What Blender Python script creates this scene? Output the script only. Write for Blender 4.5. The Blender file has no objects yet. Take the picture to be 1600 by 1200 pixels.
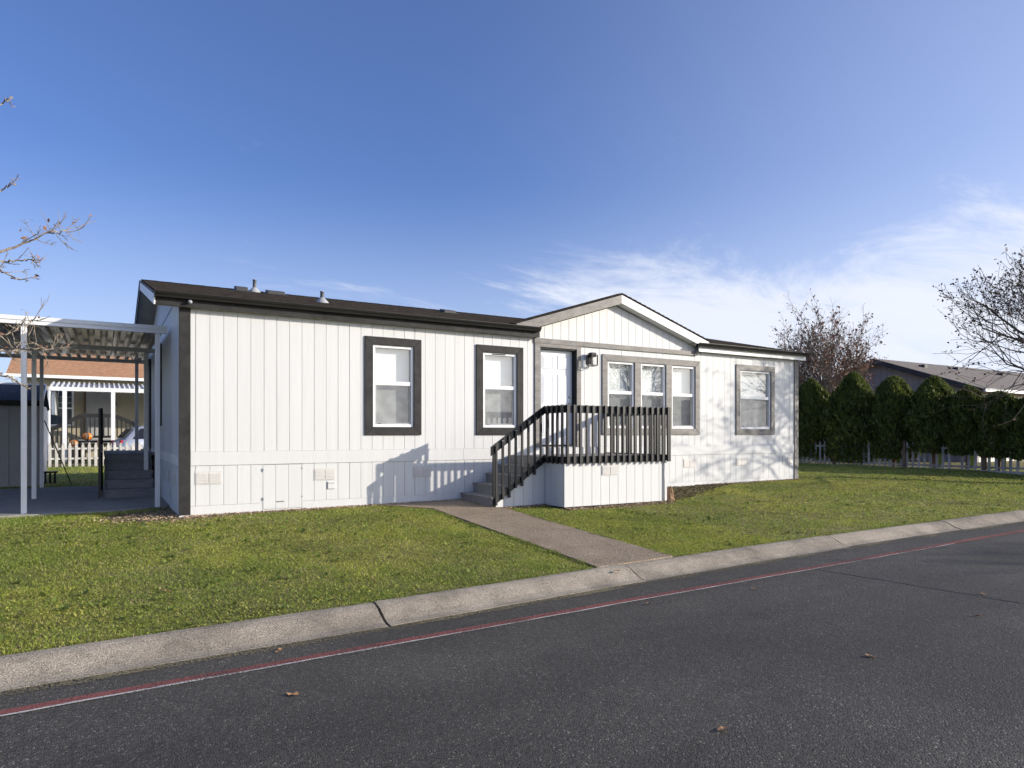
import bpy, math, random
import numpy as np
from mathutils import Vector, Matrix
random.seed(7); rng = np.random.default_rng(11)
sc = bpy.context.scene
COL = sc.collection
R = math.radians

# ------------------------------------------------------------------ camera
CAM = (-1.124, -11.77, 1.3)
VPX = 1773.0; FPX = 1067.0
yaw = math.atan2(FPX, VPX)
cam = bpy.data.cameras.new('camera'); co = bpy.data.objects.new('camera', cam); COL.objects.link(co)
co.location = CAM
co.rotation_euler = (R(90), 0, -yaw)
cam.sensor_width = 36; cam.lens = 36 * FPX / 1600; cam.shift_y = 78 / 1600
cam.clip_start = .05; cam.clip_end = 3000
sc.camera = co

# ------------------------------------------------------------------ world
SUN_AZ = math.atan2(.8205, -.5717); SUN_EL = R(17.8)
w = bpy.data.worlds.new('World'); sc.world = w; w.use_nodes = True
nt = w.node_tree; nt.nodes.clear()
def N(tree, t, **k):
    n = tree.nodes.new(t)
    for a, b in k.items(): setattr(n, a, b)
    return n
def Lk(tree, a, b): tree.links.new(a, b)
def Mth(tree, op, a, b=None, c=None, clamp=False):
    n = N(tree, 'ShaderNodeMath', operation=op); n.use_clamp = clamp
    for i, v in enumerate((a, b, c)):
        if v is None: continue
        if isinstance(v, (int, float)): n.inputs[i].default_value = v
        else: Lk(tree, v, n.inputs[i])
    return n.outputs[0]
def MapR(tree, v, a, b, c=0., d=1., smooth=True):
    n = N(tree, 'ShaderNodeMapRange'); n.interpolation_type = 'SMOOTHSTEP' if smooth else 'LINEAR'
    Lk(tree, v, n.inputs['Value'])
    for k, x in zip(('From Min', 'From Max', 'To Min', 'To Max'), (a, b, c, d)): n.inputs[k].default_value = x
    return n.outputs[0]
sky = N(nt, 'ShaderNodeTexSky', sky_type='NISHITA')
sky.sun_disc = False; sky.sun_elevation = SUN_EL; sky.sun_rotation = SUN_AZ
sky.altitude = 0; sky.air_density = 1.0; sky.dust_density = 1.0; sky.ozone_density = 3.0
tc = N(nt, 'ShaderNodeTexCoord')
sep = N(nt, 'ShaderNodeSeparateXYZ'); Lk(nt, tc.outputs['Generated'], sep.inputs[0])
zc = Mth(nt, 'MAXIMUM', sep.outputs[2], 0.0)
den = Mth(nt, 'ADD', zc, .20)
cx_ = Mth(nt, 'DIVIDE', sep.outputs[0], den); cy_ = Mth(nt, 'DIVIDE', sep.outputs[1], den)
cmb = N(nt, 'ShaderNodeCombineXYZ'); Lk(nt, cx_, cmb.inputs[0]); Lk(nt, cy_, cmb.inputs[1])
mp = N(nt, 'ShaderNodeMapping'); mp.inputs['Rotation'].default_value = (0, 0, R(-25)); mp.inputs['Scale'].default_value = (1.0, 1.75, 1); mp.inputs['Location'].default_value = (.4, 7.7, 0)
Lk(nt, cmb.outputs[0], mp.inputs[0])
n1 = N(nt, 'ShaderNodeTexNoise'); n1.inputs['Scale'].default_value = 1.1; n1.inputs['Detail'].default_value = 9; n1.inputs['Roughness'].default_value = .68; n1.inputs['Distortion'].default_value = .7
Lk(nt, mp.outputs[0], n1.inputs['Vector'])
n2 = N(nt, 'ShaderNodeTexNoise'); n2.inputs['Scale'].default_value = .45; n2.inputs['Detail'].default_value = 3
Lk(nt, mp.outputs[0], n2.inputs['Vector'])
# coverage: a bank of thin cloud low in the sky, thicker towards the sun's side, thin wisps above
azd = N(nt, 'ShaderNodeVectorMath', operation='DOT_PRODUCT'); Lk(nt, tc.outputs['Generated'], azd.inputs[0])
azd.inputs[1].default_value = (.82, -.57, 0)
azm = MapR(nt, azd.outputs['Value'], -.45, .25, 0., 1.)
low = MapR(nt, sep.outputs[2], .17, .33, 1., 0.)
cov = Mth(nt, 'MULTIPLY', azm, low)
nn = Mth(nt, 'ADD', Mth(nt, 'MULTIPLY', n1.outputs[0], .75), Mth(nt, 'MULTIPLY', n2.outputs[0], .25))
thr = Mth(nt, 'ADD', nn, Mth(nt, 'MULTIPLY', cov, .25))
dens = MapR(nt, thr, .57, .80, 0., .88)
hz = MapR(nt, sep.outputs[2], .0, .36, .52, 0.)      # pale air near the horizon
hz2 = Mth(nt, 'MULTIPLY', MapR(nt, azd.outputs['Value'], -.2, 1.0, 0., .52), MapR(nt, sep.outputs[2], .1, 1., 1., .3))
haze = Mth(nt, 'MINIMUM', Mth(nt, 'ADD', Mth(nt, 'ADD', hz, hz2), .03), .85)
skm = N(nt, 'ShaderNodeMix', data_type='RGBA'); skm.blend_type = 'MULTIPLY'; skm.inputs[0].default_value = 1
Lk(nt, sky.outputs[0], skm.inputs[6]); skm.inputs[7].default_value = (.61, .73, 1.08, 1)
aur = MapR(nt, azd.outputs['Value'], .52, 1.0, 1., 4.2)
def scaled(c):
    v = N(nt, 'ShaderNodeVectorMath', operation='SCALE'); v.inputs[0].default_value = c; Lk(nt, aur, v.inputs['Scale'])
    m = N(nt, 'ShaderNodeMix', data_type='RGBA'); m.blend_type = 'MULTIPLY'; Lk(nt, MapR(nt, azd.outputs['Value'], .45, 1.0, 0., 1.), m.inputs[0]); Lk(nt, v.outputs[0], m.inputs[6]); m.inputs[7].default_value = (1.08, .98, .80, 1); return m.outputs[2]
mh = N(nt, 'ShaderNodeMix', data_type='RGBA'); Lk(nt, haze, mh.inputs[0]); Lk(nt, skm.outputs[2], mh.inputs[6]); Lk(nt, scaled((4.9, 5.35, 6.5)), mh.inputs[7])
mx = N(nt, 'ShaderNodeMix', data_type='RGBA'); Lk(nt, dens, mx.inputs[0]); Lk(nt, mh.outputs[2], mx.inputs[6]); Lk(nt, scaled((5.3, 5.55, 6.2)), mx.inputs[7])
bg = N(nt, 'ShaderNodeBackground'); bg.inputs['Strength'].default_value = .118
Lk(nt, mx.outputs[2], bg.inputs['Color'])
wo = N(nt, 'ShaderNodeOutputWorld'); Lk(nt, bg.outputs[0], wo.inputs[0])

sl = bpy.data.lights.new('sun', 'SUN'); sl.energy = 4.0; sl.angle = R(.5); sl.color = (1, .915, .78)
so = bpy.data.objects.new('sun', sl); COL.objects.link(so)
so.rotation_euler = (SUN_EL - R(90), 0, -SUN_AZ)
so.location = (20, -20, 30)
vs = sc.view_settings; sc.display_settings.display_device = 'sRGB'
vs.view_transform = 'Standard'; vs.look = 'None'; vs.exposure = .53; vs.gamma = 1; vs.use_curve_mapping = False
try:
    sc.cycles.use_denoising = True; sc.cycles.max_bounces = 8; sc.cycles.transparent_max_bounces = 12
except Exception: pass

# ------------------------------------------------------------------ materials
MATS = {}
def mat(name, base, rough=.6, spec=.4, var=.12, vscale=3., stretch=(1, 1, 1), bump=0., bscale=60., bdist=.004, rnd=0., metallic=0., base2=None, lo=.35, hi=.65, fine=0., fscale=200.):
    m = bpy.data.materials.new(name); m.use_nodes = True; t = m.node_tree
    bs = t.nodes['Principled BSDF']
    bs.inputs['Roughness'].default_value = rough; bs.inputs['Specular IOR Level'].default_value = spec; bs.inputs['Metallic'].default_value = metallic
    g = N(t, 'ShaderNodeNewGeometry'); mpn = N(t, 'ShaderNodeMapping'); mpn.inputs['Scale'].default_value = stretch
    Lk(t, g.outputs['Position'], mpn.inputs[0])
    no = N(t, 'ShaderNodeTexNoise'); no.inputs['Scale'].default_value = vscale; no.inputs['Detail'].default_value = 6; no.inputs['Roughness'].default_value = .65
    Lk(t, mpn.outputs[0], no.inputs['Vector'])
    b2 = base2 or tuple(c * (1 - var) for c in base); b1 = base if base2 else tuple(min(1, c * (1 + var)) for c in base)
    cr = N(t, 'ShaderNodeValToRGB'); cr.color_ramp.elements[0].position = lo; cr.color_ramp.elements[1].position = hi
    cr.color_ramp.elements[0].color = (*b2, 1); cr.color_ramp.elements[1].color = (*b1, 1)
    Lk(t, no.outputs[0], cr.inputs[0]); out = cr.outputs[0]
    if fine:
        nf = N(t, 'ShaderNodeTexNoise'); nf.inputs['Scale'].default_value = fscale; nf.inputs['Detail'].default_value = 3
        Lk(t, mpn.outputs[0], nf.inputs['Vector'])
        hs = N(t, 'ShaderNodeHueSaturation'); Lk(t, MapR(t, nf.outputs[0], .3, .7, 1 - fine, 1 + fine, False), hs.inputs['Value']); Lk(t, out, hs.inputs['Color']); out = hs.outputs[0]
    if rnd:
        oi = N(t, 'ShaderNodeObjectInfo'); hs = N(t, 'ShaderNodeHueSaturation')
        Lk(t, MapR(t, oi.outputs['Random'], 0, 1, 1 - rnd, 1 + rnd, False), hs.inputs['Value']); Lk(t, out, hs.inputs['Color']); out = hs.outputs[0]
    Lk(t, out, bs.inputs['Base Color'])
    if bump:
        nb = N(t, 'ShaderNodeTexNoise'); nb.inputs['Scale'].default_value = bscale; nb.inputs['Detail'].default_value = 4; Lk(t, mpn.outputs[0], nb.inputs['Vector'])
        bp = N(t, 'ShaderNodeBump'); bp.inputs['Strength'].default_value = bump; bp.inputs['Distance'].default_value = bdist
        Lk(t, nb.outputs[0], bp.inputs['Height']); Lk(t, bp.outputs[0], bs.inputs['Normal'])
    MATS[name] = m; return m
M = {}
M['siding'] = mat('white_siding_paint', (.61, .613, .612), .55, .35, .03, 1.2, (14, 14, .6), .35, 9, .003, .012)
M['white'] = mat('white_trim_paint', (.80, .80, .785), .45, .4, .03, 4)
M['vinyl'] = mat('white_vinyl', (.82, .82, .82), .35, .45, .02, 4)
M['dark'] = mat('charcoal_wood_trim', (.030, .029, .029), .6, .2, .35, 5, (1, 1, 1), .8, 90, .006, .1, fine=.3, fscale=120)
M['grey'] = mat('weathered_trim_sheen_grey', (.168, .156, .145), .5, .4, .3, 4, (1, 3, 3), .7, 40, .004, .15, fine=.35, fscale=70)  # weathered trim, lightened: the sun's sheen is put into the base colour
M['black'] = mat('black_rail_paint', (.016, .016, .017), .42, .5, .3, 5, (1, 1, 1), .4, 60, .003, .15)
M['gutter'] = mat('black_gutter_metal', (.018, .017, .016), .3, .5, .15, 3)
M['shingle'] = mat('dark_brown_shingle', (.038, .033, .031), .95, .08, .45, 2.2, (5, 9, 9), .8, 50, .01, .1, fine=.8, fscale=60)
M['soffit'] = mat('soffit_board', (.50, .48, .42), .8, .2, .1, 3)
M['deck'] = mat('grey_brown_deck_board', (.27, .25, .225), .65, .3, .18, 3, (2, 8, 8), .4, 30, .003, .08)
M['stepgrey'] = mat('slate_grey_step_paint', (.21, .215, .225), .6, .3, .15, 3, (2, 8, 8), .4, 30, .003, .08)
M['vent'] = mat('cream_vent_louvre', (.57, .55, .525), .5, .3, .06, 6)
M['roofvent'] = mat('dark_roof_vent', (.06, .06, .065), .5, .3, .2, 5)
M['pipe'] = mat('grey_vent_metal', (.24, .25, .27), .4, .5, .15, 5)
M['lead'] = mat('pale_flashing', (.34, .35, .37), .5, .4, .1, 5)
M['door'] = mat('white_door_paint', (.78, .79, .82), .35, .45, .02, 3)
M['blackflat'] = mat('black_door_jamb', (.012, .012, .013), .5, .25, .2, 4)
M['chrome'] = mat('brushed_nickel', (.6, .6, .6), .25, .5, .05, 5, metallic=1)
M['blind'] = mat('white_blind_slat', (.85, .85, .84), .5, .3, .02, 4)
M['concrete'] = mat('curb_concrete', (.245, .212, .168), .9, .2, .42, 1.5, (1, 1, 1), .8, 110, .008, .08, fine=.55, fscale=100, lo=.3, hi=.62)
M['slab'] = mat('carport_slab_concrete', (.30, .285, .26), .85, .25, .18, 1.3, (1, 1, 1), .3, 40, .004, 0, fine=.12, fscale=25)
M['path'] = mat('exposed_aggregate_path', (.275, .215, .15), .85, .25, .16, 1.5, (1, 1, 1), .8, 110, .006, 0, fine=.85, fscale=75)
M['soil'] = mat('lawn_soil', (.17, .15, .07), .95, .1, .35, 2.5, (1, 1, 1), .8, 40, .02, 0, fine=.4, fscale=40)
M['mulch'] = mat('brown_bark_litter', (.20, .15, .105), .9, .15, .4, 8, (1, 1, 1), .9, 60, .02, .3, fine=.4, fscale=60)
M['litter'] = mat('dry_leaf_litter', (.40, .30, .20), .8, .2, .4, 9, rnd=.2, fine=.5, fscale=35)
M['mulchdark'] = mat('dark_bark_chip', (.085, .060, .042), .85, .2, .5, 9, rnd=.2, fine=.5, fscale=35)
M['ground'] = mat('far_field_ground', (.10, .11, .045), .95, .1, .3, .4)
M['red'] = mat('red_road_paint', (.26, .075, .07), .8, .25, .25, 5, (1, 1, 1), .9, 150, .008, fine=.5, fscale=130)
M['wline'] = mat('white_road_paint', (.62, .61, .58), .75, .3, .2, 8, (1, 1, 1), .8, 150, .006, fine=.25, fscale=130)
M['tar'] = mat('tar_crack_seal', (.015, .015, .016), .55, .4, .2, 6)
M['alu'] = mat('white_enamel_aluminium', (.74, .75, .76), .35, .5, .03, 4)
M['pan'] = mat('galvanised_roof_pan', (.33, .31, .28), .22, .5, .45, 1.5, (6, .6, 1), metallic=.9)
M['shedwall'] = mat('shed_grey_siding', (.36, .36, .35), .7, .3, .06, 2)
M['slate'] = mat('slate_blue_shingle', (.075, .09, .12), .9, .2, .35, 3, (5, 9, 9), .8, 50, .01, fine=.4, fscale=60)
M['tan'] = mat('tan_shingle', (.36, .205, .12), .9, .2, .28, 2.2, (3, 6, 6), .6, 40, .01, .1, fine=.35, fscale=22)
M['beige'] = mat('beige_lap_siding', (.36, .32, .23), .7, .3, .06, 2)
M['mauve'] = mat('mauve_grey_siding', (.30, .28, .29), .75, .3, .05, 2, rnd=.03)
M['brownroof'] = mat('grey_brown_shingle', (.19, .165, .145), .9, .2, .25, 2, (3, 6, 6), .6, 40, .01, fine=.35, fscale=25)
M['navy'] = mat('dark_fascia_paint', (.035, .036, .045), .6, .4, .2, 3)
M['fencewood'] = mat('weathered_picket_paint', (.56, .54, .50), .8, .2, .25, 6, (1, 1, .4), .4, 40, .004, .12)
M['fencegrey'] = mat('greyed_picket_wood', (.36, .34, .31), .8, .2, .25, 6, (1, 1, .4), .4, 40, .004, .15)
M['post'] = mat('brown_fence_post', (.16, .115, .08), .85, .2, .25, 6, (1, 1, .4), .5, 40, .005, .1)
M['stump'] = mat('brown_stump_bark', (.22, .14, .085), .9, .2, .4, 12, bump=.8, bscale=40, bdist=.01)
M['bark'] = mat('grey_brown_bark', (.17, .14, .115), .85, .2, .3, 9, bump=.6, bscale=60, bdist=.006)
M['backlitbark'] = mat('backlit_brown_bark', (.15, .12, .10), .85, .2, .3, 9, bump=.6, bscale=60, bdist=.006)  # bark darkened to hold the tree's backlit look in its colour
M['palebark'] = mat('pale_bark', (.30, .25, .20), .85, .2, .3, 9, bump=.6, bscale=60, bdist=.006)
M['pumpkin'] = mat('orange_pumpkin_paint', (.65, .20, .03), .4, .4, .1, 6)
M['car'] = mat('silver_car_paint', (.55, .57, .62), .25, .6, .03, 3, metallic=.5)
M['carglass'] = mat('dark_car_glass', (.012, .013, .016), .05, .6, .1, 3)
M['taillight'] = mat('red_lamp_lens', (.5, .012, .012), .2, .5, .1, 5)
M['tyre'] = mat('black_tyre_rubber', (.018, .018, .018), .85, .3, .1, 5)
M['rim'] = mat('alloy_rim', (.5, .5, .52), .3, .5, .05, 5, metallic=.8)
M['darkglass'] = mat('far_window_glass', (.05, .065, .085), .06, .6, .1, 3)
M['creamwall'] = mat('cream_painted_wall', (.70, .66, .60), .7, .3, .04, 2)  # plain cream wall colour
M['candle'] = mat('cream_lamp_sleeve', (.75, .70, .55), .5, .3, .05, 5)
M['deadleaf'] = mat('brown_dead_leaf', (.30, .17, .085), .7, .3, .35, 30, bump=.4, bscale=80)
M['rust'] = mat('rust_brown_tree_leaf', (.22, .11, .07), .75, .25, .45, 2.5)
M['backlitleaf'] = mat('backlit_brown_tree_leaf', (.13, .08, .062), .75, .25, .45, 2.5)  # leaf brown lowered so that backlighting is part of the colour

def asphalt():
    m = bpy.data.materials.new('asphalt'); m.use_nodes = True; t = m.node_tree; bs = t.nodes['Principled BSDF']
    g = N(t, 'ShaderNodeNewGeometry')
    vo = N(t, 'ShaderNodeTexVoronoi'); vo.inputs['Scale'].default_value = 95; Lk(t, g.outputs['Position'], vo.inputs['Vector'])
    vo2 = N(t, 'ShaderNodeTexVoronoi'); vo2.inputs['Scale'].default_value = 40; Lk(t, g.outputs['Position'], vo2.inputs['Vector'])
    big = N(t, 'ShaderNodeTexNoise'); big.inputs['Scale'].default_value = .5; big.inputs['Detail'].default_value = 6; big.inputs['Roughness'].default_value = .6; Lk(t, g.outputs['Position'], big.inputs['Vector'])
    nf = N(t, 'ShaderNodeTexNoise'); nf.inputs['Scale'].default_value = 160; nf.inputs['Detail'].default_value = 2; Lk(t, g.outputs['Position'], nf.inputs['Vector'])
    sepc = N(t, 'ShaderNodeSeparateColor'); Lk(t, vo.outputs['Color'], sepc.inputs[0])
    stone = MapR(t, sepc.outputs[0], .0, 1., .026, .072, False)
    spark = Mth(t, 'MULTIPLY', MapR(t, sepc.outputs[1], .955, .985), .09)
    base = Mth(t, 'MULTIPLY', Mth(t, 'ADD', stone, spark), MapR(t, big.outputs[0], .3, .7, .78, 1.25))
    base = Mth(t, 'MULTIPLY', base, MapR(t, nf.outputs[0], .3, .7, .7, 1.3))
    mpl = N(t, 'ShaderNodeMapping'); mpl.inputs['Scale'].default_value = (.07, .9, 1); Lk(t, g.outputs['Position'], mpl.inputs[0])
    ln = N(t, 'ShaderNodeTexNoise'); ln.inputs['Scale'].default_value = 1.; ln.inputs['Detail'].default_value = 3; Lk(t, mpl.outputs[0], ln.inputs['Vector'])
    base = Mth(t, 'MULTIPLY', base, MapR(t, ln.outputs[0], .35, .65, .86, 1.16))
    st = N(t, 'ShaderNodeTexNoise'); st.inputs['Scale'].default_value = 1.1; st.inputs['Detail'].default_value = 5; st.inputs['Roughness'].default_value = .7; Lk(t, g.outputs['Position'], st.inputs['Vector'])
    base = Mth(t, 'MULTIPLY', base, MapR(t, st.outputs[0], .60, .72, 1., .80))
    cc = N(t, 'ShaderNodeCombineColor')
    Lk(t, Mth(t, 'MULTIPLY', base, 1.12), cc.inputs[0]); Lk(t, Mth(t, 'MULTIPLY', base, 1.01), cc.inputs[1]); Lk(t, Mth(t, 'MULTIPLY', base, .83), cc.inputs[2])
    Lk(t, cc.outputs[0], bs.inputs['Base Color']); bs.inputs['Roughness'].default_value = .72; bs.inputs['Specular IOR Level'].default_value = .35
    bp = N(t, 'ShaderNodeBump'); bp.inputs['Strength'].default_value = .7; bp.inputs['Distance'].default_value = .006
    h = Mth(t, 'ADD', Mth(t, 'MULTIPLY', vo.outputs['Distance'], -1.), Mth(t, 'MULTIPLY', nf.outputs[0], .5))
    h = Mth(t, 'ADD', h, Mth(t, 'MULTIPLY', vo2.outputs['Distance'], -.6))
    Lk(t, h, bp.inputs['Height']); Lk(t, bp.outputs[0], bs.inputs['Normal'])
    return m
M['asphalt'] = asphalt()

def worn(name, col, lo, hi, scale, rough=.85):
    m = bpy.data.materials.new(name); m.use_nodes = True; t = m.node_tree; bs = t.nodes['Principled BSDF']
    bs.inputs['Base Color'].default_value = (*col, 1); bs.inputs['Roughness'].default_value = rough; bs.inputs['Specular IOR Level'].default_value = .2
    g = N(t, 'ShaderNodeNewGeometry'); a = N(t, 'ShaderNodeTexNoise'); a.inputs['Scale'].default_value = scale; a.inputs['Detail'].default_value = 2; Lk(t, g.outputs['Position'], a.inputs['Vector'])
    b = N(t, 'ShaderNodeTexNoise'); b.inputs['Scale'].default_value = 1.3; b.inputs['Detail'].default_value = 4; Lk(t, g.outputs['Position'], b.inputs['Vector'])
    v = Mth(t, 'ADD', Mth(t, 'MULTIPLY', a.outputs[0], .65), Mth(t, 'MULTIPLY', b.outputs[0], .35))
    tr = N(t, 'ShaderNodeBsdfTransparent'); mx_ = N(t, 'ShaderNodeMixShader'); Lk(t, MapR(t, v, lo, hi), mx_.inputs[0]); Lk(t, tr.outputs[0], mx_.inputs[1]); Lk(t, bs.outputs[0], mx_.inputs[2])
    Lk(t, mx_.outputs[0], t.nodes['Material Output'].inputs[0]); return m
M['red'] = worn('worn_red_road_paint', (.235, .085, .075), .40, .56, 110)
M['wline'] = worn('worn_white_road_paint', (.52, .50, .47), .42, .56, 110)
M['grit'] = worn('gutter_grit', (.20, .17, .105), .46, .60, 60)
def glassmat(name, k=1.0, tint=(.93, .96, .96)):
    m = bpy.data.materials.new(name); m.use_nodes = True; t = m.node_tree; t.nodes.clear()
    tr = N(t, 'ShaderNodeBsdfTransparent'); tr.inputs[0].default_value = (*tint, 1)
    gl = N(t, 'ShaderNodeBsdfGlossy'); gl.inputs['Roughness'].default_value = .0
    g = N(t, 'ShaderNodeNewGeometry'); dp = N(t, 'ShaderNodeVectorMath', operation='DOT_PRODUCT'); Lk(t, g.outputs['Incoming'], dp.inputs[0]); Lk(t, g.outputs['True Normal'], dp.inputs[1])
    fre = Mth(t, 'ADD', Mth(t, 'MULTIPLY', Mth(t, 'POWER', Mth(t, 'SUBTRACT', 1.0, Mth(t, 'ABSOLUTE', dp.outputs['Value']), clamp=True), 5.0), .96), .04)
    no = N(t, 'ShaderNodeTexNoise'); no.inputs['Scale'].default_value = 2.2; no.inputs['Detail'].default_value = 1
    Lk(t, g.outputs['Position'], no.inputs['Vector']); bp = N(t, 'ShaderNodeBump'); bp.inputs['Strength'].default_value = .02; bp.inputs['Distance'].default_value = .05
    Lk(t, no.outputs[0], bp.inputs['Height']); Lk(t, bp.outputs[0], gl.inputs['Normal'])
    mixn = N(t, 'ShaderNodeMixShader'); Lk(t, Mth(t, 'MULTIPLY', fre, k, clamp=True), mixn.inputs[0])
    Lk(t, tr.outputs[0], mixn.inputs[1]); Lk(t, gl.outputs[0], mixn.inputs[2])
    o = N(t, 'ShaderNodeOutputMaterial'); Lk(t, mixn.outputs[0], o.inputs[0]); return m
M['glass'] = glassmat('window_glass', 4.0)
M['lampglass'] = glassmat('lamp_glass', 1.0, (.96, .96, .96))
def screenmat():
    m = bpy.data.materials.new('insect_screen_mesh'); m.use_nodes = True; t = m.node_tree; t.nodes.clear()
    tr = N(t, 'ShaderNodeBsdfTransparent'); df = N(t, 'ShaderNodeBsdfDiffuse'); df.inputs[0].default_value = (.14, .14, .145, 1)
    g = N(t, 'ShaderNodeNewGeometry'); no = N(t, 'ShaderNodeTexNoise'); no.inputs['Scale'].default_value = 5; Lk(t, g.outputs['Position'], no.inputs['Vector'])
    mx_ = N(t, 'ShaderNodeMixShader'); Lk(t, MapR(t, no.outputs[0], .3, .7, .34, .46), mx_.inputs[0]); Lk(t, tr.outputs[0], mx_.inputs[1]); Lk(t, df.outputs[0], mx_.inputs[2])
    o = N(t, 'ShaderNodeOutputMaterial'); Lk(t, mx_.outputs[0], o.inputs[0]); return m
M['screen'] = screenmat()
def leafmat(name, trans=.35, rough=.55):
    m = bpy.data.materials.new(name); m.use_nodes = True; t = m.node_tree; bs = t.nodes['Principled BSDF']
    at = N(t, 'ShaderNodeAttribute', attribute_name='tint'); Lk(t, at.outputs['Color'], bs.inputs['Base Color'])
    bs.inputs['Roughness'].default_value = rough; bs.inputs['Specular IOR Level'].default_value = .25
    tl = N(t, 'ShaderNodeBsdfTranslucent'); Lk(t, at.outputs['Color'], tl.inputs[0])
    mx_ = N(t, 'ShaderNodeMixShader'); mx_.inputs[0].default_value = trans
    Lk(t, bs.outputs[0], mx_.inputs[1]); Lk(t, tl.outputs[0], mx_.inputs[2]); Lk(t, mx_.outputs[0], t.nodes['Material Output'].inputs[0]); return m
M['grass'] = leafmat('lawn_grass_blades', .45)
M['thuja'] = leafmat('evergreen_spray', .38)

# ------------------------------------------------------------------ builders
def tag(o, label=None, cat=None, group=None, kind=None):
    if label: o['label'] = label
    if cat: o['category'] = cat
    if group: o['group'] = group
    if kind: o['kind'] = kind
    return o
ORG = {}
def empty(name, loc=(0, 0, 0), label=None, cat=None, group=None, kind=None):
    o = bpy.data.objects.new(name, None); o.empty_display_size = .2; COL.objects.link(o); o.location = loc
    ORG[o.name] = Vector(loc); return tag(o, label, cat, group, kind)
class MB:
    def __init__(s): s.v = []; s.f = []; s.c = []
    def add(s, vs, fs):
        b = len(s.v); s.v += [tuple(p) for p in vs]; s.f += [tuple(b + i for i in f) for f in fs]; return s
    def box(s, x0, x1, y0, y1, z0, z1):
        return s.add([(x0, y0, z0), (x1, y0, z0), (x1, y1, z0), (x0, y1, z0), (x0, y0, z1), (x1, y0, z1), (x1, y1, z1), (x0, y1, z1)],
                     [(0, 3, 2, 1), (4, 5, 6, 7), (0, 1, 5, 4), (1, 2, 6, 5), (2, 3, 7, 6), (3, 0, 4, 7)])
    def prism(s, poly, d):            # planar polygon (3D points) extruded by vector d
        n = len(poly); p = [Vector(a) for a in poly]; q = [a + Vector(d) for a in p]
        return s.add(p + q, [tuple(range(n)), tuple(range(2 * n - 1, n - 1, -1))] + [(i, i + n, (i + 1) % n + n, (i + 1) % n) for i in range(n)])
    def bar(s, a, b, wx, wz, up=(0, 0, 1)):   # rectangular bar a->b
        a = Vector(a); b = Vector(b); d = (b - a).normalized(); u = Vector(up)
        r = d.cross(u).normalized() * wx / 2; t = r.cross(d).normalized() * wz / 2
        return s.add([a - r - t, a + r - t, a + r + t, a - r + t, b - r - t, b + r - t, b + r + t, b - r + t],
                     [(0, 1, 2, 3), (7, 6, 5, 4), (0, 4, 5, 1), (1, 5, 6, 2), (2, 6, 7, 3), (3, 7, 4, 0)])
    def tube(s, pts, rad, n=8, cap=True):
        pts = [Vector(p) for p in pts]; m = len(pts); vs_ = []; ref = None
        for i, p in enumerate(pts):
            d = (pts[min(i + 1, m - 1)] - pts[max(i - 1, 0)])
            if d.length < 1e-9: d = Vector((0, 0, 1))
            d.normalize()
            if ref is None: ref = d.orthogonal().normalized()
            else:
                ref = ref - d * ref.dot(d)
                ref = ref.normalized() if ref.length > 1e-6 else d.orthogonal().normalized()
            bn = d.cross(ref); r = rad[i] if hasattr(rad, '__len__') else rad
            for k in range(n):
                a = 2 * math.pi * k / n; vs_.append(p + (ref * math.cos(a) + bn * math.sin(a)) * r)
        fs = [(i * n + k, i * n + (k + 1) % n, (i + 1) * n + (k + 1) % n, (i + 1) * n + k) for i in range(m - 1) for k in range(n)]
        if cap: fs += [tuple(range(n - 1, -1, -1)), tuple((m - 1) * n + k for k in range(n))]
        return s.add(vs_, fs)
    def lathe(s, c, prof, n=16):      # profile [(r,z)] about the vertical axis at c
        vs_ = [(c[0] + r * math.cos(2 * math.pi * k / n), c[1] + r * math.sin(2 * math.pi * k / n), c[2] + z) for r, z in prof for k in range(n)]
        m = len(prof)
        fs = [(i * n + k, i * n + (k + 1) % n, (i + 1) * n + (k + 1) % n, (i + 1) * n + k) for i in range(m - 1) for k in range(n)]
        return s.add(vs_, fs)
    def build(s, name, m, parent=None, smooth=False, bevel=0, world=True):
        me = bpy.data.meshes.new(name); org = Vector((0, 0, 0))
        if parent is not None and world: org = ORG.get(parent.name, org)
        me.from_pydata([Vector(p) - org for p in s.v], [], s.f); me.update()
        o = bpy.data.objects.new(name, me); COL.objects.link(o); me.materials.append(m)
        if parent is not None: o.parent = parent; ORG[o.name] = org
        if smooth:
            for p in me.polygons: p.use_smooth = True
        if bevel:
            b = o.modifiers.new('bevel', 'BEVEL'); b.width = bevel; b.segments = 2; b.limit_method = 'ANGLE'
        return o
def B(*a): return MB().box(*a)

def np_mesh(name, verts, faces_flat, counts, m, tint=None, parent=None):
    me = bpy.data.meshes.new(name); nv = len(verts); nf = len(counts); nl = len(faces_flat)
    me.vertices.add(nv); me.vertices.foreach_set('co', np.ascontiguousarray(verts, np.float32).ravel())
    me.loops.add(nl); me.loops.foreach_set('vertex_index', np.ascontiguousarray(faces_flat, np.int32))
    me.polygons.add(nf); st = np.zeros(nf, np.int32); st[1:] = np.cumsum(counts)[:-1]
    me.polygons.foreach_set('loop_start', st)
    if tint is not None:
        a = me.attributes.new('tint', 'FLOAT_COLOR', 'POINT'); c = np.ones((nv, 4), np.float32); c[:, :3] = tint
        a.data.foreach_set('color', c.ravel())
    me.update(calc_edges=True); me.validate()
    me.materials.append(m)
    o = bpy.data.objects.new(name, me); COL.objects.link(o)
    if parent is not None: o.parent = parent; ORG[o.name] = ORG.get(parent.name, Vector())
    return o

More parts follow.
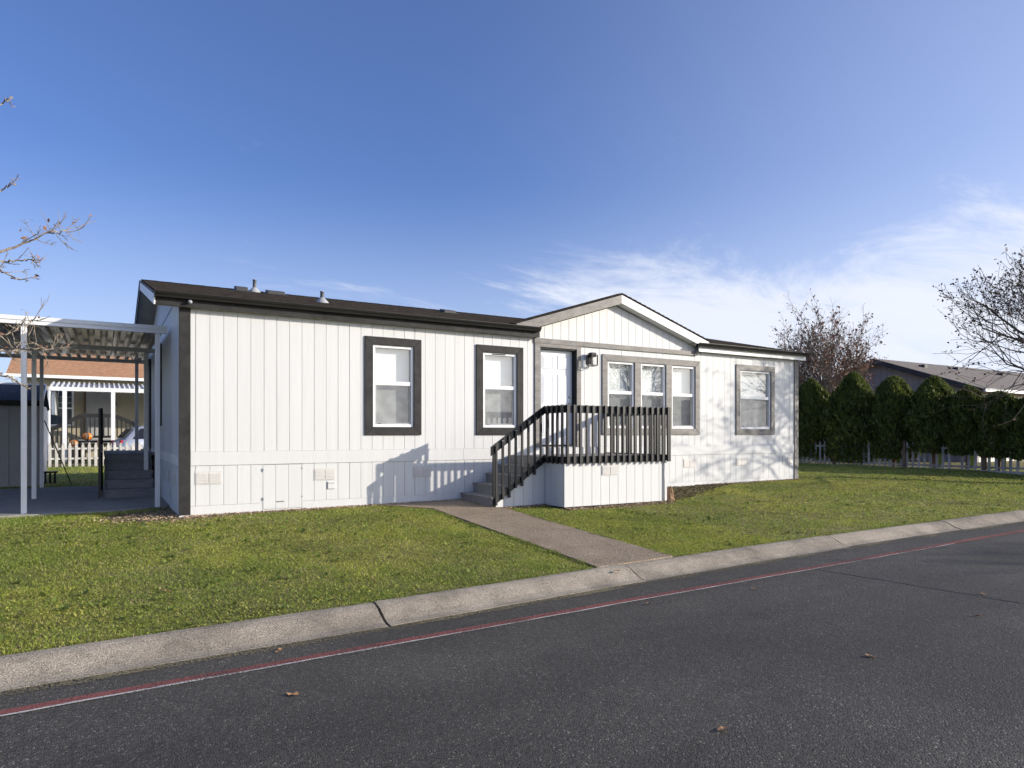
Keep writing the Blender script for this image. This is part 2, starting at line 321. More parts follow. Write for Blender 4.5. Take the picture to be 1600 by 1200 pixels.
# ------------------------------------------------------------------ terrain functions
CX = [-60, -8, -1.7, 1, 3.6, 6, 9, 14, 20, 60]; CYv = [-8.4, -6.32, -6.08, -5.96, -5.77, -5.63, -5.51, -5.46, -5.43, -5.4]
def curbY(x): return np.interp(x, CX, CYv)
def baseZ(x): return np.clip(np.asarray(x) * .0053, 0, .085)
def lawnZ(x, y):
    c = curbY(x); t = np.clip((np.asarray(y) + .25) / (c + .25), 0, 1)
    bump = .012 * np.sin(np.asarray(x) * 1.7 + np.asarray(y) * .6) * np.sin(np.asarray(y) * 1.9 + .4) * np.clip(t * 4, 0, 1) * np.clip((1 - t) * 5, 0, 1)
    return baseZ(x) * (1 - t) + (-.2) * t + bump
ROADZ = -.3

# far ground sheet to the horizon
g = MB().add([(-900, 24, -.06), (900, 24, -.06), (900, 1500, -.06), (-900, 1500, -.06), (-900, -900, -.42), (900, -900, -.42), (900, -15, -.42), (-900, -15, -.42), (-900, -6, -.42), (900, -6, -.42)],
             [(0, 1, 2, 3), (4, 5, 6, 7), (7, 6, 9, 8), (8, 9, 1, 0)])
tag(g.build('ground', M['ground']), kind='structure')
# lawn surface
xs = np.arange(-16, 46.01, .5)
rows = []
for x in xs:
    c = float(curbY(x)); ys = list(np.linspace(c, -.25, 13)) + [0.0, .6, 1.2, 2, 4, 6, 9, 13, 18, 24.2]
    rows.append([(float(x), y, float(lawnZ(x, y))) for y in ys])
nr = len(rows[0]); lm = MB()
lm.add([p for r in rows for p in r], [(i * nr + j, (i + 1) * nr + j, (i + 1) * nr + j + 1, i * nr + j + 1) for i in range(len(rows) - 1) for j in range(nr - 1)])
tag(lm.build('lawn', M['soil'], smooth=True), kind='structure')
# road
rx = np.arange(-60, 60.1, 2.); rm = MB()
rm.add([(float(x), float(curbY(x)) - .10, ROADZ) for x in rx] + [(float(x), -13.9, ROADZ) for x in rx], [(i + len(rx), i + 1 + len(rx), i + 1, i) for i in range(len(rx) - 1)])
tag(rm.build('road', M['asphalt']), kind='structure')
def strip(name, xs_, y0, y1, z, m):
    a = MB(); n = len(xs_)
    a.add([(x, f, z) for x, f in zip(xs_, y0)] + [(x, f, z) for x, f in zip(xs_, y1)], [(i + n, i + 1 + n, i + 1, i) for i in range(n - 1)])
    return tag(a.build(name, m), kind='structure')
lx = np.arange(-40, 9.6, .25); LX = [-40, -8, -1.62, 3.4, 10.33, 24, 40]; LY = [-8.4, -7.13, -6.865, -6.675, -6.45, -6.2, -6.05]
ly = np.interp(lx, LX, LY)
lx2 = np.arange(-40, 30.1, .25); ly2 = np.interp(lx2, LX, LY)
wob = rng.normal(0, .004, len(lx2))
strip('red_road_line', lx2, ly2 + wob, ly2 - .095 + wob, ROADZ + .004, M['red'])
strip('white_road_line', lx, ly - .095 + wob[:len(lx)], ly - .118 + rng.normal(0, .003, len(lx)), ROADZ + .008, M['wline'])
gy = curbY(lx2)
strip('gutter_grit', lx2, gy - .405, gy - .50 - rng.uniform(0, .05, len(lx2)), ROADZ + .004, M['grit'])
# hairline crack across the asphalt
cy = np.linspace(-6.65, -13.5, 60); cxx = 6.12 + .12 * (cy + 6.7) * -.9 + np.cumsum(rng.normal(0, .008, 60))
ck = MB(); ck.add([(x - .006 - .006 * random.random(), y, ROADZ + .0035) for x, y in zip(cxx, cy)] + [(x + .006 + .006 * random.random(), y, ROADZ + .0035) for x, y in zip(cxx, cy)], [(i, i + 60, i + 61, i + 1) for i in range(59)])
tag(ck.build('road_crack', M['tar']), kind='structure')
# rolled curb in sections with open joints
curb = empty('curb', (0, 0, 0), kind='structure')
joints = [-14, -10.9, -7.8, -5.2, -2.15, .93, 3.95, 7.95, 11.2, 14.3, 17.4, 20.5, 23.6, 26.7, 30]
prof = [(.0, -.33), (.0, -.192), (.03, -.184), (.09, -.186), (.16, -.205), (.23, -.238), (.29, -.268), (.35, -.289), (.40, -.297), (.43, -.297), (.43, -.34)]
for a, b in zip(joints[:-1], joints[1:]):
    cm = MB(); X = np.linspace(a + .012, b - .012, 14); dz = random.uniform(-.006, .006)
    vs_ = [(float(x), float(curbY(x)) + .01 - d + random.gauss(0, .002), z + dz + (random.gauss(0, .0015) if z > -.29 else 0)) for x in X for d, z in prof]
    k = len(prof)
    cm.add(vs_, [(i * k + j, i * k + j + 1, (i + 1) * k + j + 1, (i + 1) * k + j) for i in range(13) for j in range(k - 1)] + [tuple(range(k - 1, -1, -1)), tuple(13 * k + j for j in range(k))])
    cm.build('curb_section', M['concrete'], curb, smooth=False)
# moss and grit line where the curb meets the asphalt
# far curb
fc = MB()
for a, b in zip(range(-40, 40, 4), range(-36, 44, 4)): fc.box(a + .01, b - .01, -14.2, -13.85, -.4, -.19)
tag(fc.build('far_curb', M['concrete']), kind='structure')
tag(B(-60, 60, -60, -14.2, -.41, -.2).build('far_verge', M['ground']), kind='structure')
# entrance path in two slabs
def quad_slab(mb, poly, th=.06):
    top = [(x, y, float(lawnZ(x, y)) + .026) for x, y in poly]
    mb.prism([(x, y, z - th) for x, y, z in top], (0, 0, th)); return mb
path = empty('footpath', (4.3, -3, 0), kind='structure')
quad_slab(MB(), [(3.60, -5.76), (4.80, -5.70), (4.87, -3.34), (3.70, -3.36)]).build('path_slab', M['path'], path)
quad_slab(MB(), [(3.70, -3.352), (4.87, -3.332), (4.97, -1.6), (4.97, -1.0), (3.78, -1.0)]).build('path_slab', M['path'], path)
quad_slab(MB(), [(3.78, -.995), (4.97, -.995), (4.97, -.04), (3.0, -.04), (3.35, -.45)]).build('path_slab', M['path'], path)
# carport slab
cs = MB()
cs.prism([(-9, 1.35, -.1), (-1.0, 1.25, -.1), (-.1, 1.7, -.1), (-.1, 7.6, -.1), (-9, 7.6, -.1)], (0, 0, .14))
tag(cs.build('carport_slab', M['slab']), kind='structure')

# ------------------------------------------------------------------ the mobile home
home = empty('mobile_home', (0, 0, 0), 'white manufactured home with charcoal trim, low brown roof and front gable', 'house')
PW = .2058
edges = [-.075] + [.15 + PW * k for k in range(0, 73)]
edges = [e for e in edges if e < 14.86] + [14.9]
WINS = [(2.89, 3.975, [(3.04, 3.828)], 'dark'), (5.13, 6.205, [(5.28, 6.06)], 'dark'), (8.235, 11.205, [(8.385, 9.165), (9.345, 10.115), (10.295, 11.06)], 'grey'), (12.48, 13.945, [(12.63, 13.80)], 'grey')]
WZ0, WZ1, IZ0, IZ1 = 1.28, 3.045, 1.425, 2.905
DOOR = (6.62, 7.545, 1.06, 3.09)
holes = [(a, b, IZ0, IZ1) for w_ in WINS for a, b in w_[2]] + [DOOR]
def pieces(x0, x1, z0, z1, hs):
    cuts = sorted({x0, x1} | {c for h in hs for c in h[:2] if x0 < c < x1})
    out = []
    for a, b in zip(cuts[:-1], cuts[1:]):
        if b - a < .004: continue
        mid = (a + b) / 2; iv = [(z0, z1)]
        for h in hs:
            if h[0] <= mid <= h[1]:
                nv = []
                for p, q in iv:
                    if h[3] <= p or h[2] >= q: nv.append((p, q)); continue
                    if h[2] > p: nv.append((p, h[2]))
                    if h[3] < q: nv.append((h[3], q))
                iv = nv
        out += [(a, b, p, q) for p, q in iv if q - p > .004]
    return out
# backing wall with openings
wb = MB()
for a, b, p, q in pieces(-.07, 14.895, 0, 3.42, holes): wb.box(a, b, .0, .09, p, q)
wb.build('front_wall', M['siding'], home)
wb = MB(); wb.box(14.80, 14.89, .095, 8.2, 0, 3.4); wb.build('end_wall', M['siding'], home)
wb = MB(); wb.box(-.065, 14.795, 8.2, 8.28, 0, 3.4); wb.build('rear_wall', M['siding'], home)
# vertical siding boards, each with open grooves
bh = [(a - .01, b + .01, IZ0 - .01, IZ1 + .01) for a, b, *_ in [h for h in holes[:-1]]] + [(6.60, 7.56, 1.0, 3.1)]
def board(name, x0, x1, z0, z1, hs, y0, y1, m, parent, gap=.0035):
    for a, b, p, q in pieces(x0 + gap, x1 - gap, z0, z1, hs): B(a, b, y0, y1, p, q).build(name, m, parent)
for i, (a, b) in enumerate(zip(edges[:-1], edges[1:])):
    gp = .0045 if i % 6 == 0 else .0030
    jy = random.uniform(-.0012, .0012)
    board('siding_board', a, b - (gp - .003), 1.021, 3.27, bh, -.014 + jy, -.0005, M['siding'], home, gp)
    if not (1.16 < (a + b) / 2 < 1.80):
        board('skirting_board', a, b - (gp - .003), .165, .795, [], -.013 + jy, -.0005, M['siding'], home, gp)
# base lip and belt boards
for a, b in ((-.07, 1.155), (1.80, 4.82), (8.36, 14.89)): B(a, b, -.011, -.0005, .0, .161).build('base_board', M['siding'], home)
for a, b in ((.076, 4.85), (4.853, 9.70), (9.703, 14.74)):
    B(a, b, -.026, -.0005, .80, 1.018).build('belt_board', M['siding'], home, bevel=.003)
# access hatch in the skirting
hb = MB(); hz_ = [1.163, 1.365, 1.575, 1.792]
for a, b in zip(hz_[:-1], hz_[1:]): hb.box(a + .002, b - .003, -.017, -.001, .06, .787)
hatch = hb.build('access_hatch', M['siding'], home)
hh = MB(); hh.box(1.39, 1.50, -.030, -.017, .17, .185); hh.build('hatch_pull', M['pipe'], hatch)
hh = MB()
for z in (.2, .68):
    hh.box(1.150, 1.172, -.026, -.014, z, z + .05)
    hh.box(1.785, 1.803, -.024, -.014, z + .03, z + .05)
hh.build('hatch_hinge', M['pipe'], hatch)
# skirting vents: pairs of louvred panels
def vent(x0, x1, z0, z1, y, parent):
    v = B(x0, x1, y - .020, y - .012, z0, z1).build('skirt_vent', M['vent'], parent)
    l = MB(); n = 7; mid = (x0 + x1) / 2
    for s0, s1 in ((x0 + .015, mid - .01), (mid + .01, x1 - .015)):
        for k in range(n):
            z = z0 + .02 + (z1 - z0 - .04) * k / n
            l.prism([(s0, y - .0205, z), (s0, y - .030, z), (s0, y - .0205, z + (z1 - z0 - .04) / n * .85)], (s1 - s0, 0, 0))
    l.build('vent_louvre', M['vent'], v)
for a, b in ((.14, .53), (2.0, 2.36), (3.82, 4.19), (10.68, 11.08), (12.49, 12.89), (14.27, 14.65)): vent(a, b, .50, .71, 0, home)
ub = B(2.23, 2.36, -.035, -.014, .35, .475).build('outlet_box', M['siding'], home, bevel=.006)
B(2.245, 2.345, -.039, -.0355, .445, .455).build('box_latch', M['pipe'], ub)
# corner posts
B(-.09, .075, -.040, -.0145, .03, 3.26).build('corner_trim', M['dark'], home, bevel=.003)
B(-.085, .06, -.05, -.002, -.04, .029).build('corner_foot', M['white'], home)
B(14.745, 14.905, -.040, -.0145, .03, 3.26).build('corner_trim', M['grey'], home, bevel=.003)
# windows
def trim_frame(xo0, xo1, zo0, zo1, xi0, xi1, zi0, zi1, m, parent, y0=-.042, y1=-.0145):
    d = (0, y1 - y0, 0)
    q = lambda pts: [(x, y0, z) for x, z in pts]
    for pts in ([(xo0, zo0), (xo0, zo1), (xi0, zi1), (xi0, zi0)], [(xi1, zi0), (xi1, zi1), (xo1, zo1), (xo1, zo0)],
                [(xo0, zo1), (xo1, zo1), (xi1, zi1), (xi0, zi1)], [(xo0, zo0), (xi0, zi0), (xi1, zi0), (xo1, zo0)]):
        cx0 = sum(p[0] for p in pts) / 4; cz0 = sum(p[1] for p in pts) / 4
        pts = [(p[0] + (cx0 - p[0]) * .004, p[1] + (cz0 - p[1]) * .002) for p in pts]
        MB().prism(q(pts), d).build('window_trim', M[m], parent, bevel=.003)
def window(x0, x1, parent, first=False):
    f = MB(); e = .05
    # fixed vinyl frame
    for a, b, p, q in ((x0, x0 + e, IZ0, IZ1), (x1 - e, x1, IZ0, IZ1), (x0 + e, x1 - e, IZ1 - e, IZ1), (x0 + e, x1 - e, IZ0, IZ0 + e)):
        f.box(a, b, -.008, .085, p, q)
    wn = f.build('window', M['vinyl'], parent, bevel=.004)
    s = MB(); e2 = .028
    s.box(x0 + e, x1 - e, .006, .036, 2.185, 2.255)
    s.build('meeting_rail', M['vinyl'], wn, bevel=.003)
    s = MB()
    for a, b, p, q in ((x0 + e, x0 + e + e2, IZ0 + e + e2, 2.184), (x1 - e - e2, x1 - e, IZ0 + e + e2, 2.184), (x0 + e, x1 - e, IZ0 + e, IZ0 + e + e2)):
        s.box(a, b, .014, .046, p, q)
    s.build('lower_sash', M['vinyl'], wn, bevel=.002)
    MB().add([(x0 + e, .045, 2.255), (x1 - e, .045, 2.255), (x1 - e, .045, IZ1 - e), (x0 + e, .045, IZ1 - e)], [(0, 1, 2, 3)]).build('pane', M['glass'], wn)
    MB().add([(x0 + e + e2, .038, IZ0 + e + e2), (x1 - e - e2, .038, IZ0 + e + e2), (x1 - e - e2, .038, 2.184), (x0 + e + e2, .038, 2.184)], [(0, 1, 2, 3)]).build('pane', M['glass'], wn)
    MB().add([(x0 + e, .010, IZ0 + e), (x1 - e, .010, IZ0 + e), (x1 - e, .010, 2.184), (x0 + e, .010, 2.184)], [(0, 1, 2, 3)]).build('insect_screen', M['screen'], wn)
    b = MB(); z = IZ0 - .03
    while z < IZ1 + .03:
        b.add([(x0 - .03, .150, z), (x1 + .03, .150, z), (x1 + .03, .162, z + .024), (x0 - .03, .162, z + .024)], [(0, 1, 2, 3)]); z += .021
    b.build('blind', M['blind'], wn)
    l = MB(); l.box(x0 + e + .06, x0 + e + .11, .002, .0055, IZ0 + e + .01, IZ0 + e + .02)
    l.build('sash_latch', M['blackflat'], wn)
    return wn
for xo0, xo1, ins, m in WINS:
    ws = [window(a, b, home) for a, b in ins]
    if len(ins) == 1: trim_frame(xo0, xo1, WZ0, WZ1, ins[0][0], ins[0][1], IZ0, IZ1, m, home)
    else:
        trim_frame(xo0, xo1, WZ0, WZ1, ins[0][0], ins[-1][1], IZ0, IZ1, m, home)
        for (a, b), (c, d) in zip(ins[:-1], ins[1:]): B(b, c, -.040, -.0145, IZ0 + .002, IZ1 - .002).build('window_trim', M[m], home, bevel=.003)
B(5.5, 5.80, -.020, -.0085, 2.87, 2.885).build('window_vent_slot', M['blackflat'], home)
# door
dz0, dz1 = DOOR[2], DOOR[3]
jm = MB(); jm.box(6.62, 6.645, -.012, .26, dz0, dz1); jm.box(7.52, 7.545, -.012, .26, dz0, dz1); jm.box(6.645, 7.52, -.012, .26, dz1 - .025, dz1)
jm.build('door_jamb', M['blackflat'], home)
B(6.645, 7.52, -.02, .26, dz0 - .02, dz0 + .012).build('door_sill', M['blackflat'], home)
door = B(6.648, 7.517, .100, .140, dz0 + .014, dz1 - .027).build('door', M['door'], home)
def dpanel(x0, x1, z0, z1):
    p = MB(); y = .100
    p.add([(x0, y - .001, z0), (x1, y - .001, z0), (x1, y - .001, z1), (x0, y - .001, z1),
           (x0 + .015, y - .010, z0 + .015), (x1 - .015, y - .010, z0 + .015), (x1 - .015, y - .010, z1 - .015), (x0 + .015, y - .010, z1 - .015),
           (x0 + .03, y - .002, z0 + .03), (x1 - .03, y - .002, z0 + .03), (x1 - .03, y - .002, z1 - .03), (x0 + .03, y - .002, z1 - .03),
           (x0 + .05, y - .009, z0 + .05), (x1 - .05, y - .009, z0 + .05), (x1 - .05, y - .009, z1 - .05), (x0 + .05, y - .009, z1 - .05)],
          [(k + i, k + (i + 1) % 4, k + 4 + (i + 1) % 4, k + 4 + i) for k in (0, 4, 8) for i in range(4)] + [(12, 13, 14, 15)])
    p.build('door_panel', M['door'], door)
for x0, x1 in ((6.74, 7.03), (7.135, 7.425)):
    for z0, z1 in ((1.26, 1.80), (1.92, 2.56), (2.66, 2.95)): dpanel(x0, x1, z0, z1)
for z in (1.96, 2.09):
    k = MB(); k.tube([(7.455, .099, z), (7.455, .065, z), (7.455, .053, z)], [.028, .026, .018], 12); k.build('door_knob' if z < 2 else 'deadbolt', M['chrome'], door, smooth=True)
# door casing and the header band under the gable
B(6.485, 6.618, -.040, -.0145, 1.03, 3.165).build('door_trim', M['grey'], home, bevel=.003)
B(7.547, 7.66, -.040, -.0145, 1.03, 3.165).build('door_trim', M['grey'], home, bevel=.003)
B(6.619, 7.546, -.0395, -.0145, 3.092, 3.165).build('door_trim', M['grey'], home, bevel=.003)
B(6.47, 11.09, -.046, -.0145, 3.167, 3.272).build('header_band', M['grey'], home, bevel=.003)
B(11.0, 11.10, -.062, -.0465, 3.17, 3.225).build('band_end', M['navy'], home)
# front gable (dormer) wall boards
GX, GZ = 8.64, 4.13
def gz(x): return GZ - abs(x - GX) * .314
gb = MB(); gb.prism([(6.5, .0, 3.42), (11.06, .0, 3.42), (11.06, .0, 3.425), (GX, .0, 4.12), (6.5, .0, 3.45)], (0, .08, 0)); gb.build('gable_backing', M['siding'], home)
for a, b in zip(edges[:-1], edges[1:]):
    a_, b_ = max(a, 6.56) + .0042, min(b, 11.04) - .0042
    if b_ - a_ < .02: continue
    pts = [(a_, -.014, 3.274), (b_, -.014, 3.274), (b_, -.014, gz(b_))]
    if a_ < GX < b_: pts.append((GX, -.014, GZ))
    pts.append((a_, -.014, gz(a_)))
    MB().prism(pts, (0, .0135, 0)).build('gable_board', M['siding'], home)
# roof
S = .23; RY = 4.15; EZ = 3.462; EY = -.15
def roofz(y): return EZ + S * (y - EY)
RZ = roofz(RY); RX0, RX1 = -.42, 15.10
def shingle_roof(x0, x1, ya, za, yb, zb, name, m, parent, courses, th=.014, base=.05):
    mb = MB(); n = courses
    for k in range(n):
        t0, t1 = k / n, (k + 1) / n + .01
        y0, z0 = ya + (yb - ya) * t0, za + (zb - za) * t0; y1, z1 = ya + (yb - ya) * min(t1, 1), za + (zb - za) * min(t1, 1)
        seg = max(1, int((x1 - x0) / .9)); off = random.uniform(-.3, .3)
        xs_ = [x0] + [x0 + (x1 - x0) * (i + off * .5 + .25) / seg for i in range(1, seg)] + [x1]
        for a, b in zip(xs_[:-1], xs_[1:]):
            j = random.uniform(0, .004)
            mb.add([(a + .002, y0, z0 - base), (b - .002, y0, z0 - base), (b - .002, y0, z0 + th + j), (a + .002, y0, z0 + th + j), (a + .002, y1, z1 + .001), (b - .002, y1, z1 + .001)],
                   [(0, 1, 2, 3), (3, 2, 5, 4)])
    return mb.build(name, m, parent)
rs = MB(); E0 = .06; EZ0 = roofz(E0)
rs.prism([(RX0, E0, EZ0 - .06), (RX0, E0, EZ0), (RX0, RY, RZ), (RX0, RY, RZ - .06)], (RX1 - RX0, 0, 0))
for xa, xb in ((RX0, 6.46), (10.86, RX1)): rs.prism([(xa, EY, EZ - .03), (xa, EY, EZ), (xa, E0 - .001, EZ0), (xa, E0 - .001, EZ0 - .03)], (xb - xa, 0, 0))
rs.prism([(RX0, RY + .002, RZ - .06), (RX0, RY + .002, RZ), (RX0, 8.7, roofz(RY) - S * 4.55), (RX0, 8.7, RZ - S * 4.55 - .06)], (RX1 - RX0, 0, 0))
roof = rs.build('roof', M['shingle'], home)
sh = shingle_roof(RX0, RX1, E0, EZ0 + .002, RY, RZ + .002, 'shingle', M['shingle'], roof, 30, .012, .0); sh['kind'] = 'stuff'
for xa, xb in ((RX0, 6.46), (10.86, RX1)):
    sh = shingle_roof(xa, xb, EY, EZ + .002, E0, EZ0 + .002, 'shingle', M['shingle'], roof, 2, .012, .0); sh['kind'] = 'stuff'
rc = MB()
x = RX0
while x < RX1 - .1:
    rc.prism([(x, RY - .15, RZ - .15 * S + .018), (x, RY, RZ + .022), (x, RY + .15, RZ - .15 * S + .018)], (min(.30, RX1 - x), 0, .004)); x += .30
rcp = rc.build('ridge_cap', M['shingle'], roof)
# dormer roof slopes
dzf = 4.35; FY = -.21
rb = FY; yb_ = EY + (dzf - EZ) / S
for sgn in (-1, 1):
    xe = GX + sgn * (dzf - 3.475) / .314
    A = (GX, FY, dzf); Bp = (GX, yb_, dzf); Cp = (xe, FY, 3.475)
    MB().prism([A, Cp, Bp] if sgn < 0 else [A, Bp, Cp], (0, 0, .03)).build('gable_roof', M['shingle'], home)
    # a run of shingle courses on the slope
    mb = MB(); n = 20
    for k in range(n):
        t0, t1 = k / n, (k + 1) / n
        xa = xe + (GX - xe) * t0; za = 3.475 + (dzf - 3.475) * t0; xb = xe + (GX - xe) * t1; zb = 3.475 + (dzf - 3.475) * t1
        ya = FY + (yb_ - FY) * t0; yb2 = FY + (yb_ - FY) * t1
        mb.add([(xa, FY - .006, za + .028), (xa, ya, za + .028), (xa, ya, za + .044), (xa, FY - .006, za + .044), (xb, FY - .006, zb + .032), (xb, yb2, zb + .032)], [(0, 1, 2, 3), (3, 2, 5, 4), (0, 3, 4)])
    s_ = mb.build('gable_shingle', M['shingle'], home); s_['kind'] = 'stuff'
    # rake fascia and soffit
    z0f = lambda X, o: dzf - abs(X - GX) * .314 + o
    xl = GX + sgn * 2.70
    xm = GX + sgn * (dzf - .19 - 3.405) / .314
    pf = [(GX, FY + .002, z0f(GX, -.012)), (xl, FY + .002, z0f(xl, -.012)), (xl, FY + .002, 3.405), (xm, FY + .002, 3.405), (GX, FY + .002, z0f(GX, -.19))]
    MB().prism(pf, (0, .03, 0)).build('rake_fascia', M['grey'] if sgn < 0 else M['white'], home)
    MB().prism([(GX, FY + .034, z0f(GX, -.20)), (xm, FY + .034, z0f(xm, -.20)), (xm, -.001, z0f(xm, -.20)), (GX, -.001, z0f(GX, -.20))], (0, 0, .015)).build('gable_soffit', M['soffit'] if sgn < 0 else M['white'], home)
# eaves: fascia, soffit, gutter
def gutter(x0, x1, fascia_m, fx0, fx1):
    y = -.155; zt = 3.462; zb_ = 3.372
    pr = [(y, zt), (y - .003, zt - .005), (y - .003, zb_), (y - .075, zb_), (y - .085, zb_ + .03), (y - .105, zb_ + .05), (y - .118, zb_ + .085), (y - .118, zt - .012), (y - .106, zt - .012), (y - .106, zt - .02), (y - .06, zt - .03)]
    mb = MB(); mb.prism([(x0, a, b) for a, b in pr], (x1 - x0, 0, 0)); gt = mb.build('gutter', M['gutter'], home)
    for X in (x0 + .05, x0 + (x1 - x0) * .5): 
        B(X, X + .012, y - .121, y - .1185, zb_ + .055, zt - .004).build('gutter_strap', M['gutter'], gt)
    B(fx0, fx1, -.15, -.125, 3.262, 3.428).build('eave_fascia', fascia_m, home)
    B(fx0, fx1, -.122, -.016, 3.272, 3.285).build('soffit', M['soffit'], home)
gutter(-.44, 6.50, M['dark'], -.41, 6.53)
gutter(10.95, 15.12, M['white'], 11.06, 15.06)
# left end: rake boards, overhang and gable siding
for y0, z0, y1, z1 in ((EY, EZ, RY, RZ), (RY, RZ, 8.7, RZ - S * 4.55)):
    MB().prism([(RX0 - .022, y0, z0 - .02), (RX0 - .022, y1, z1 - .02), (RX0 - .022, y1, z1 - .20), (RX0 - .022, y0, z0 - .20)], (.02, 0, 0)).build('rake_board', M['white'] if y0 < 1 else M['navy'], home)
    MB().prism([(RX0, y0 + .004, z0 - .17), (RX0, y1 - .004, z1 - .17), (-.076, y1 - .004, z1 - .17), (-.076, y0 + .004, z0 - .17)], (0, 0, .015)).build('rake_soffit', M['white'] if y0 < 1 else M['soffit'], home)
    MB().prism([(RX0 - .034, y0, z0 - .0), (RX0 - .034, y1, z1 - .0), (RX0 - .034, y1, z1 - .035), (RX0 - .034, y0, z0 - .035)], (.012, 0, 0)).build('drip_edge', M['navy'], home)
def sidez(y): return (roofz(y) if y < RY else RZ - S * (y - RY)) - .17
sb = MB(); y = .002; ST = .4064
SH = [(3.62, 4.95, 1.6, 3.0), (7.02, 8.0, .95, 3.02)]
while y < 8.2:
    y1 = min(y + ST - .008, 8.27)
    for a, b, p, q in pieces(y, y1, 0, 3.44, SH): sb.box(-.087, -.0715, a, b, p, q)
    p3 = [(-.087, y, 3.452), (-.087, y1, 3.452), (-.087, y1, sidez(y1)), (-.087, y, sidez(y))]
    sb.prism(p3, (.0155, 0, 0)); y += ST
sb.build('side_siding', M['siding'], home)
sw = MB()
for a, b, p, q in pieces(.0005, 8.28, 0, 3.4, SH): sw.box(-.0705, .02, a, b, p, q)
sw.prism([(-.0705, .0005, 3.4), (-.0705, 8.28, 3.4), (-.0705, 8.28, sidez(8.28)), (-.0705, RY, sidez(RY)), (-.0705, .0005, sidez(0))], (.09, 0, 0))
sw.build('side_wall', M['siding'], home)
B(-.094, -.0875, .002, 8.2, .80, .96).build('belt_board', M['white'], home)
B(-.0935, -.0875, .002, 8.2, 3.441, 3.451).build('gable_flashing', M['navy'], home)
# side window and door
swn = MB(); y0, y1, z0, z1 = SH[0]
for a, b, p, q in ((y0, y0 + .05, z0, z1), (y1 - .05, y1, z0, z1), (y0 + .05, y1 - .05, z0, z0 + .05), (y0 + .05, y1 - .05, z1 - .05, z1), (y0 + .05, y1 - .05, 2.27, 2.33)): swn.box(-.10, -.02, a, b, p, q)
swo = swn.build('window', M['vinyl'], home)
MB().add([(-.04, y0, z0), (-.04, y1, z0), (-.04, y1, z1), (-.04, y0, z1)], [(0, 3, 2, 1)]).build('pane', M['darkglass'], swo)
for a, b, p, q in ((y0 - .14, y0, z0 - .14, z1 + .1), (y1, y1 + .14, z0 - .14, z1 + .1), (y0, y1, z0 - .14, z0), (y0, y1, z1, z1 + .1)): B(-.115, -.088, a + .001, b - .001, p, q).build('window_trim', M['dark'], home)
y0, y1, z0, z1 = SH[1]
sd = B(-.03, .0, y0 + .03, y1 - .03, z0, z1 - .03).build('side_door', M['door'], home)
for a, b, p, q in ((y0 - .13, y0, .9, z1 + .1), (y1, y1 + .13, .9, z1 + .1), (y0, y1, z1, z1 + .1)): B(-.125, -.088, a + .001, b - .001, p, q).build('door_trim', M['blackflat'], home)
for ya in (.55, 1.6, 2.5):
    B(-.10, -.0875, ya, ya + .28, .45, .66).build('skirt_vent', M['vent'], home)
# things on the roof
def roofbox(x, y, w_, d, h):
    z = roofz(y)
    o = MB().prism([(x - w_ / 2, y - d / 2, roofz(y - d / 2) - .01), (x - w_ / 2, y + d / 2, roofz(y + d / 2) - .01), (x - w_ / 2, y + d / 2, roofz(y + d / 2) + h), (x - w_ / 2, y - d / 2, roofz(y - d / 2) + h)], (w_, 0, 0)).build('roof_vent', M['roofvent'], home, bevel=.008)
    MB().prism([(x - w_ / 2 - .05, y - d / 2 - .05, roofz(y - d / 2 - .05) + .016), (x - w_ / 2 - .05, y + d / 2 + .05, roofz(y + d / 2 + .05) + .016), (x + w_ / 2 + .05, y + d / 2 + .05, roofz(y + d / 2 + .05) + .016), (x + w_ / 2 + .05, y - d / 2 - .05, roofz(y - d / 2 - .05) + .016)], (0, 0, .006)).build('vent_flange', M['gutter'], o)
roofbox(1.42, 3.60, .24, .26, .10); roofbox(2.12, 3.60, .36, .28, .085); roofbox(5.95, 2.95, .30, .28, .08)
def roofpipe(x, y, h):
    z = roofz(y)
    o = MB().lathe((x, y, z), [(.045, -.03), (.036, h), (.044, h), (.044, h + .015), (.025, h + .015)], 12).build('vent_pipe', M['pipe'], home, smooth=True)
    MB().lathe((x, y, z), [(.13, -.02), (.12, .02), (.055, .09), (.045, .10)], 16).build('pipe_flashing', M['lead'], o, smooth=True)
roofpipe(1.72, 3.75, .26); roofpipe(2.57, 1.55, .21)
# spotlight base and tiny fittings on the eave
MB().lathe((.05, -.20, 3.31), [(.0, .0), (.03, .005), (.035, .03), (.02, .05), (.0, .05)], 10).build('eave_lamp', M['lead'], home, smooth=True)

# ------------------------------------------------------------------ wall lantern
lan = empty('wall_lantern', (7.86, -.02, 2.9), 'small black lantern with clear glass mounted on the white wall right of the front door', 'wall lamp')
B(7.82, 7.94, -.038, -.0146, 2.80, 3.0).build('back_plate', M['blackflat'], lan)
lb = MB(); lb.box(7.85, 7.91, -.15, -.038, 2.965, 2.99); lb.box(7.82, 7.94, -.20, -.08, 2.945, 3.035); lb.build('lamp_cap', M['blackflat'], lan)
lf = MB(); x0, x1, y0, y1, z0, z1 = 7.81, 7.95, -.215, -.07, 2.755, 2.985
for X in (x0, x1):
    for Y in (y0, y1): lf.box(X - .006, X + .006, Y - .006, Y + .006, z0, z1)
for Z in (z0, z1):
    lf.box(x0 + .0065, x1 - .0065, y0 - .006, y0 + .006, Z - .006, Z + .006); lf.box(x0 + .0065, x1 - .0065, y1 - .006, y1 + .006, Z - .006, Z + .006)
    lf.box(x0 - .006, x0 + .006, y0 + .0065, y1 - .0065, Z - .006, Z + .006); lf.box(x1 - .006, x1 + .006, y0 + .0065, y1 - .0065, Z - .006, Z + .006)
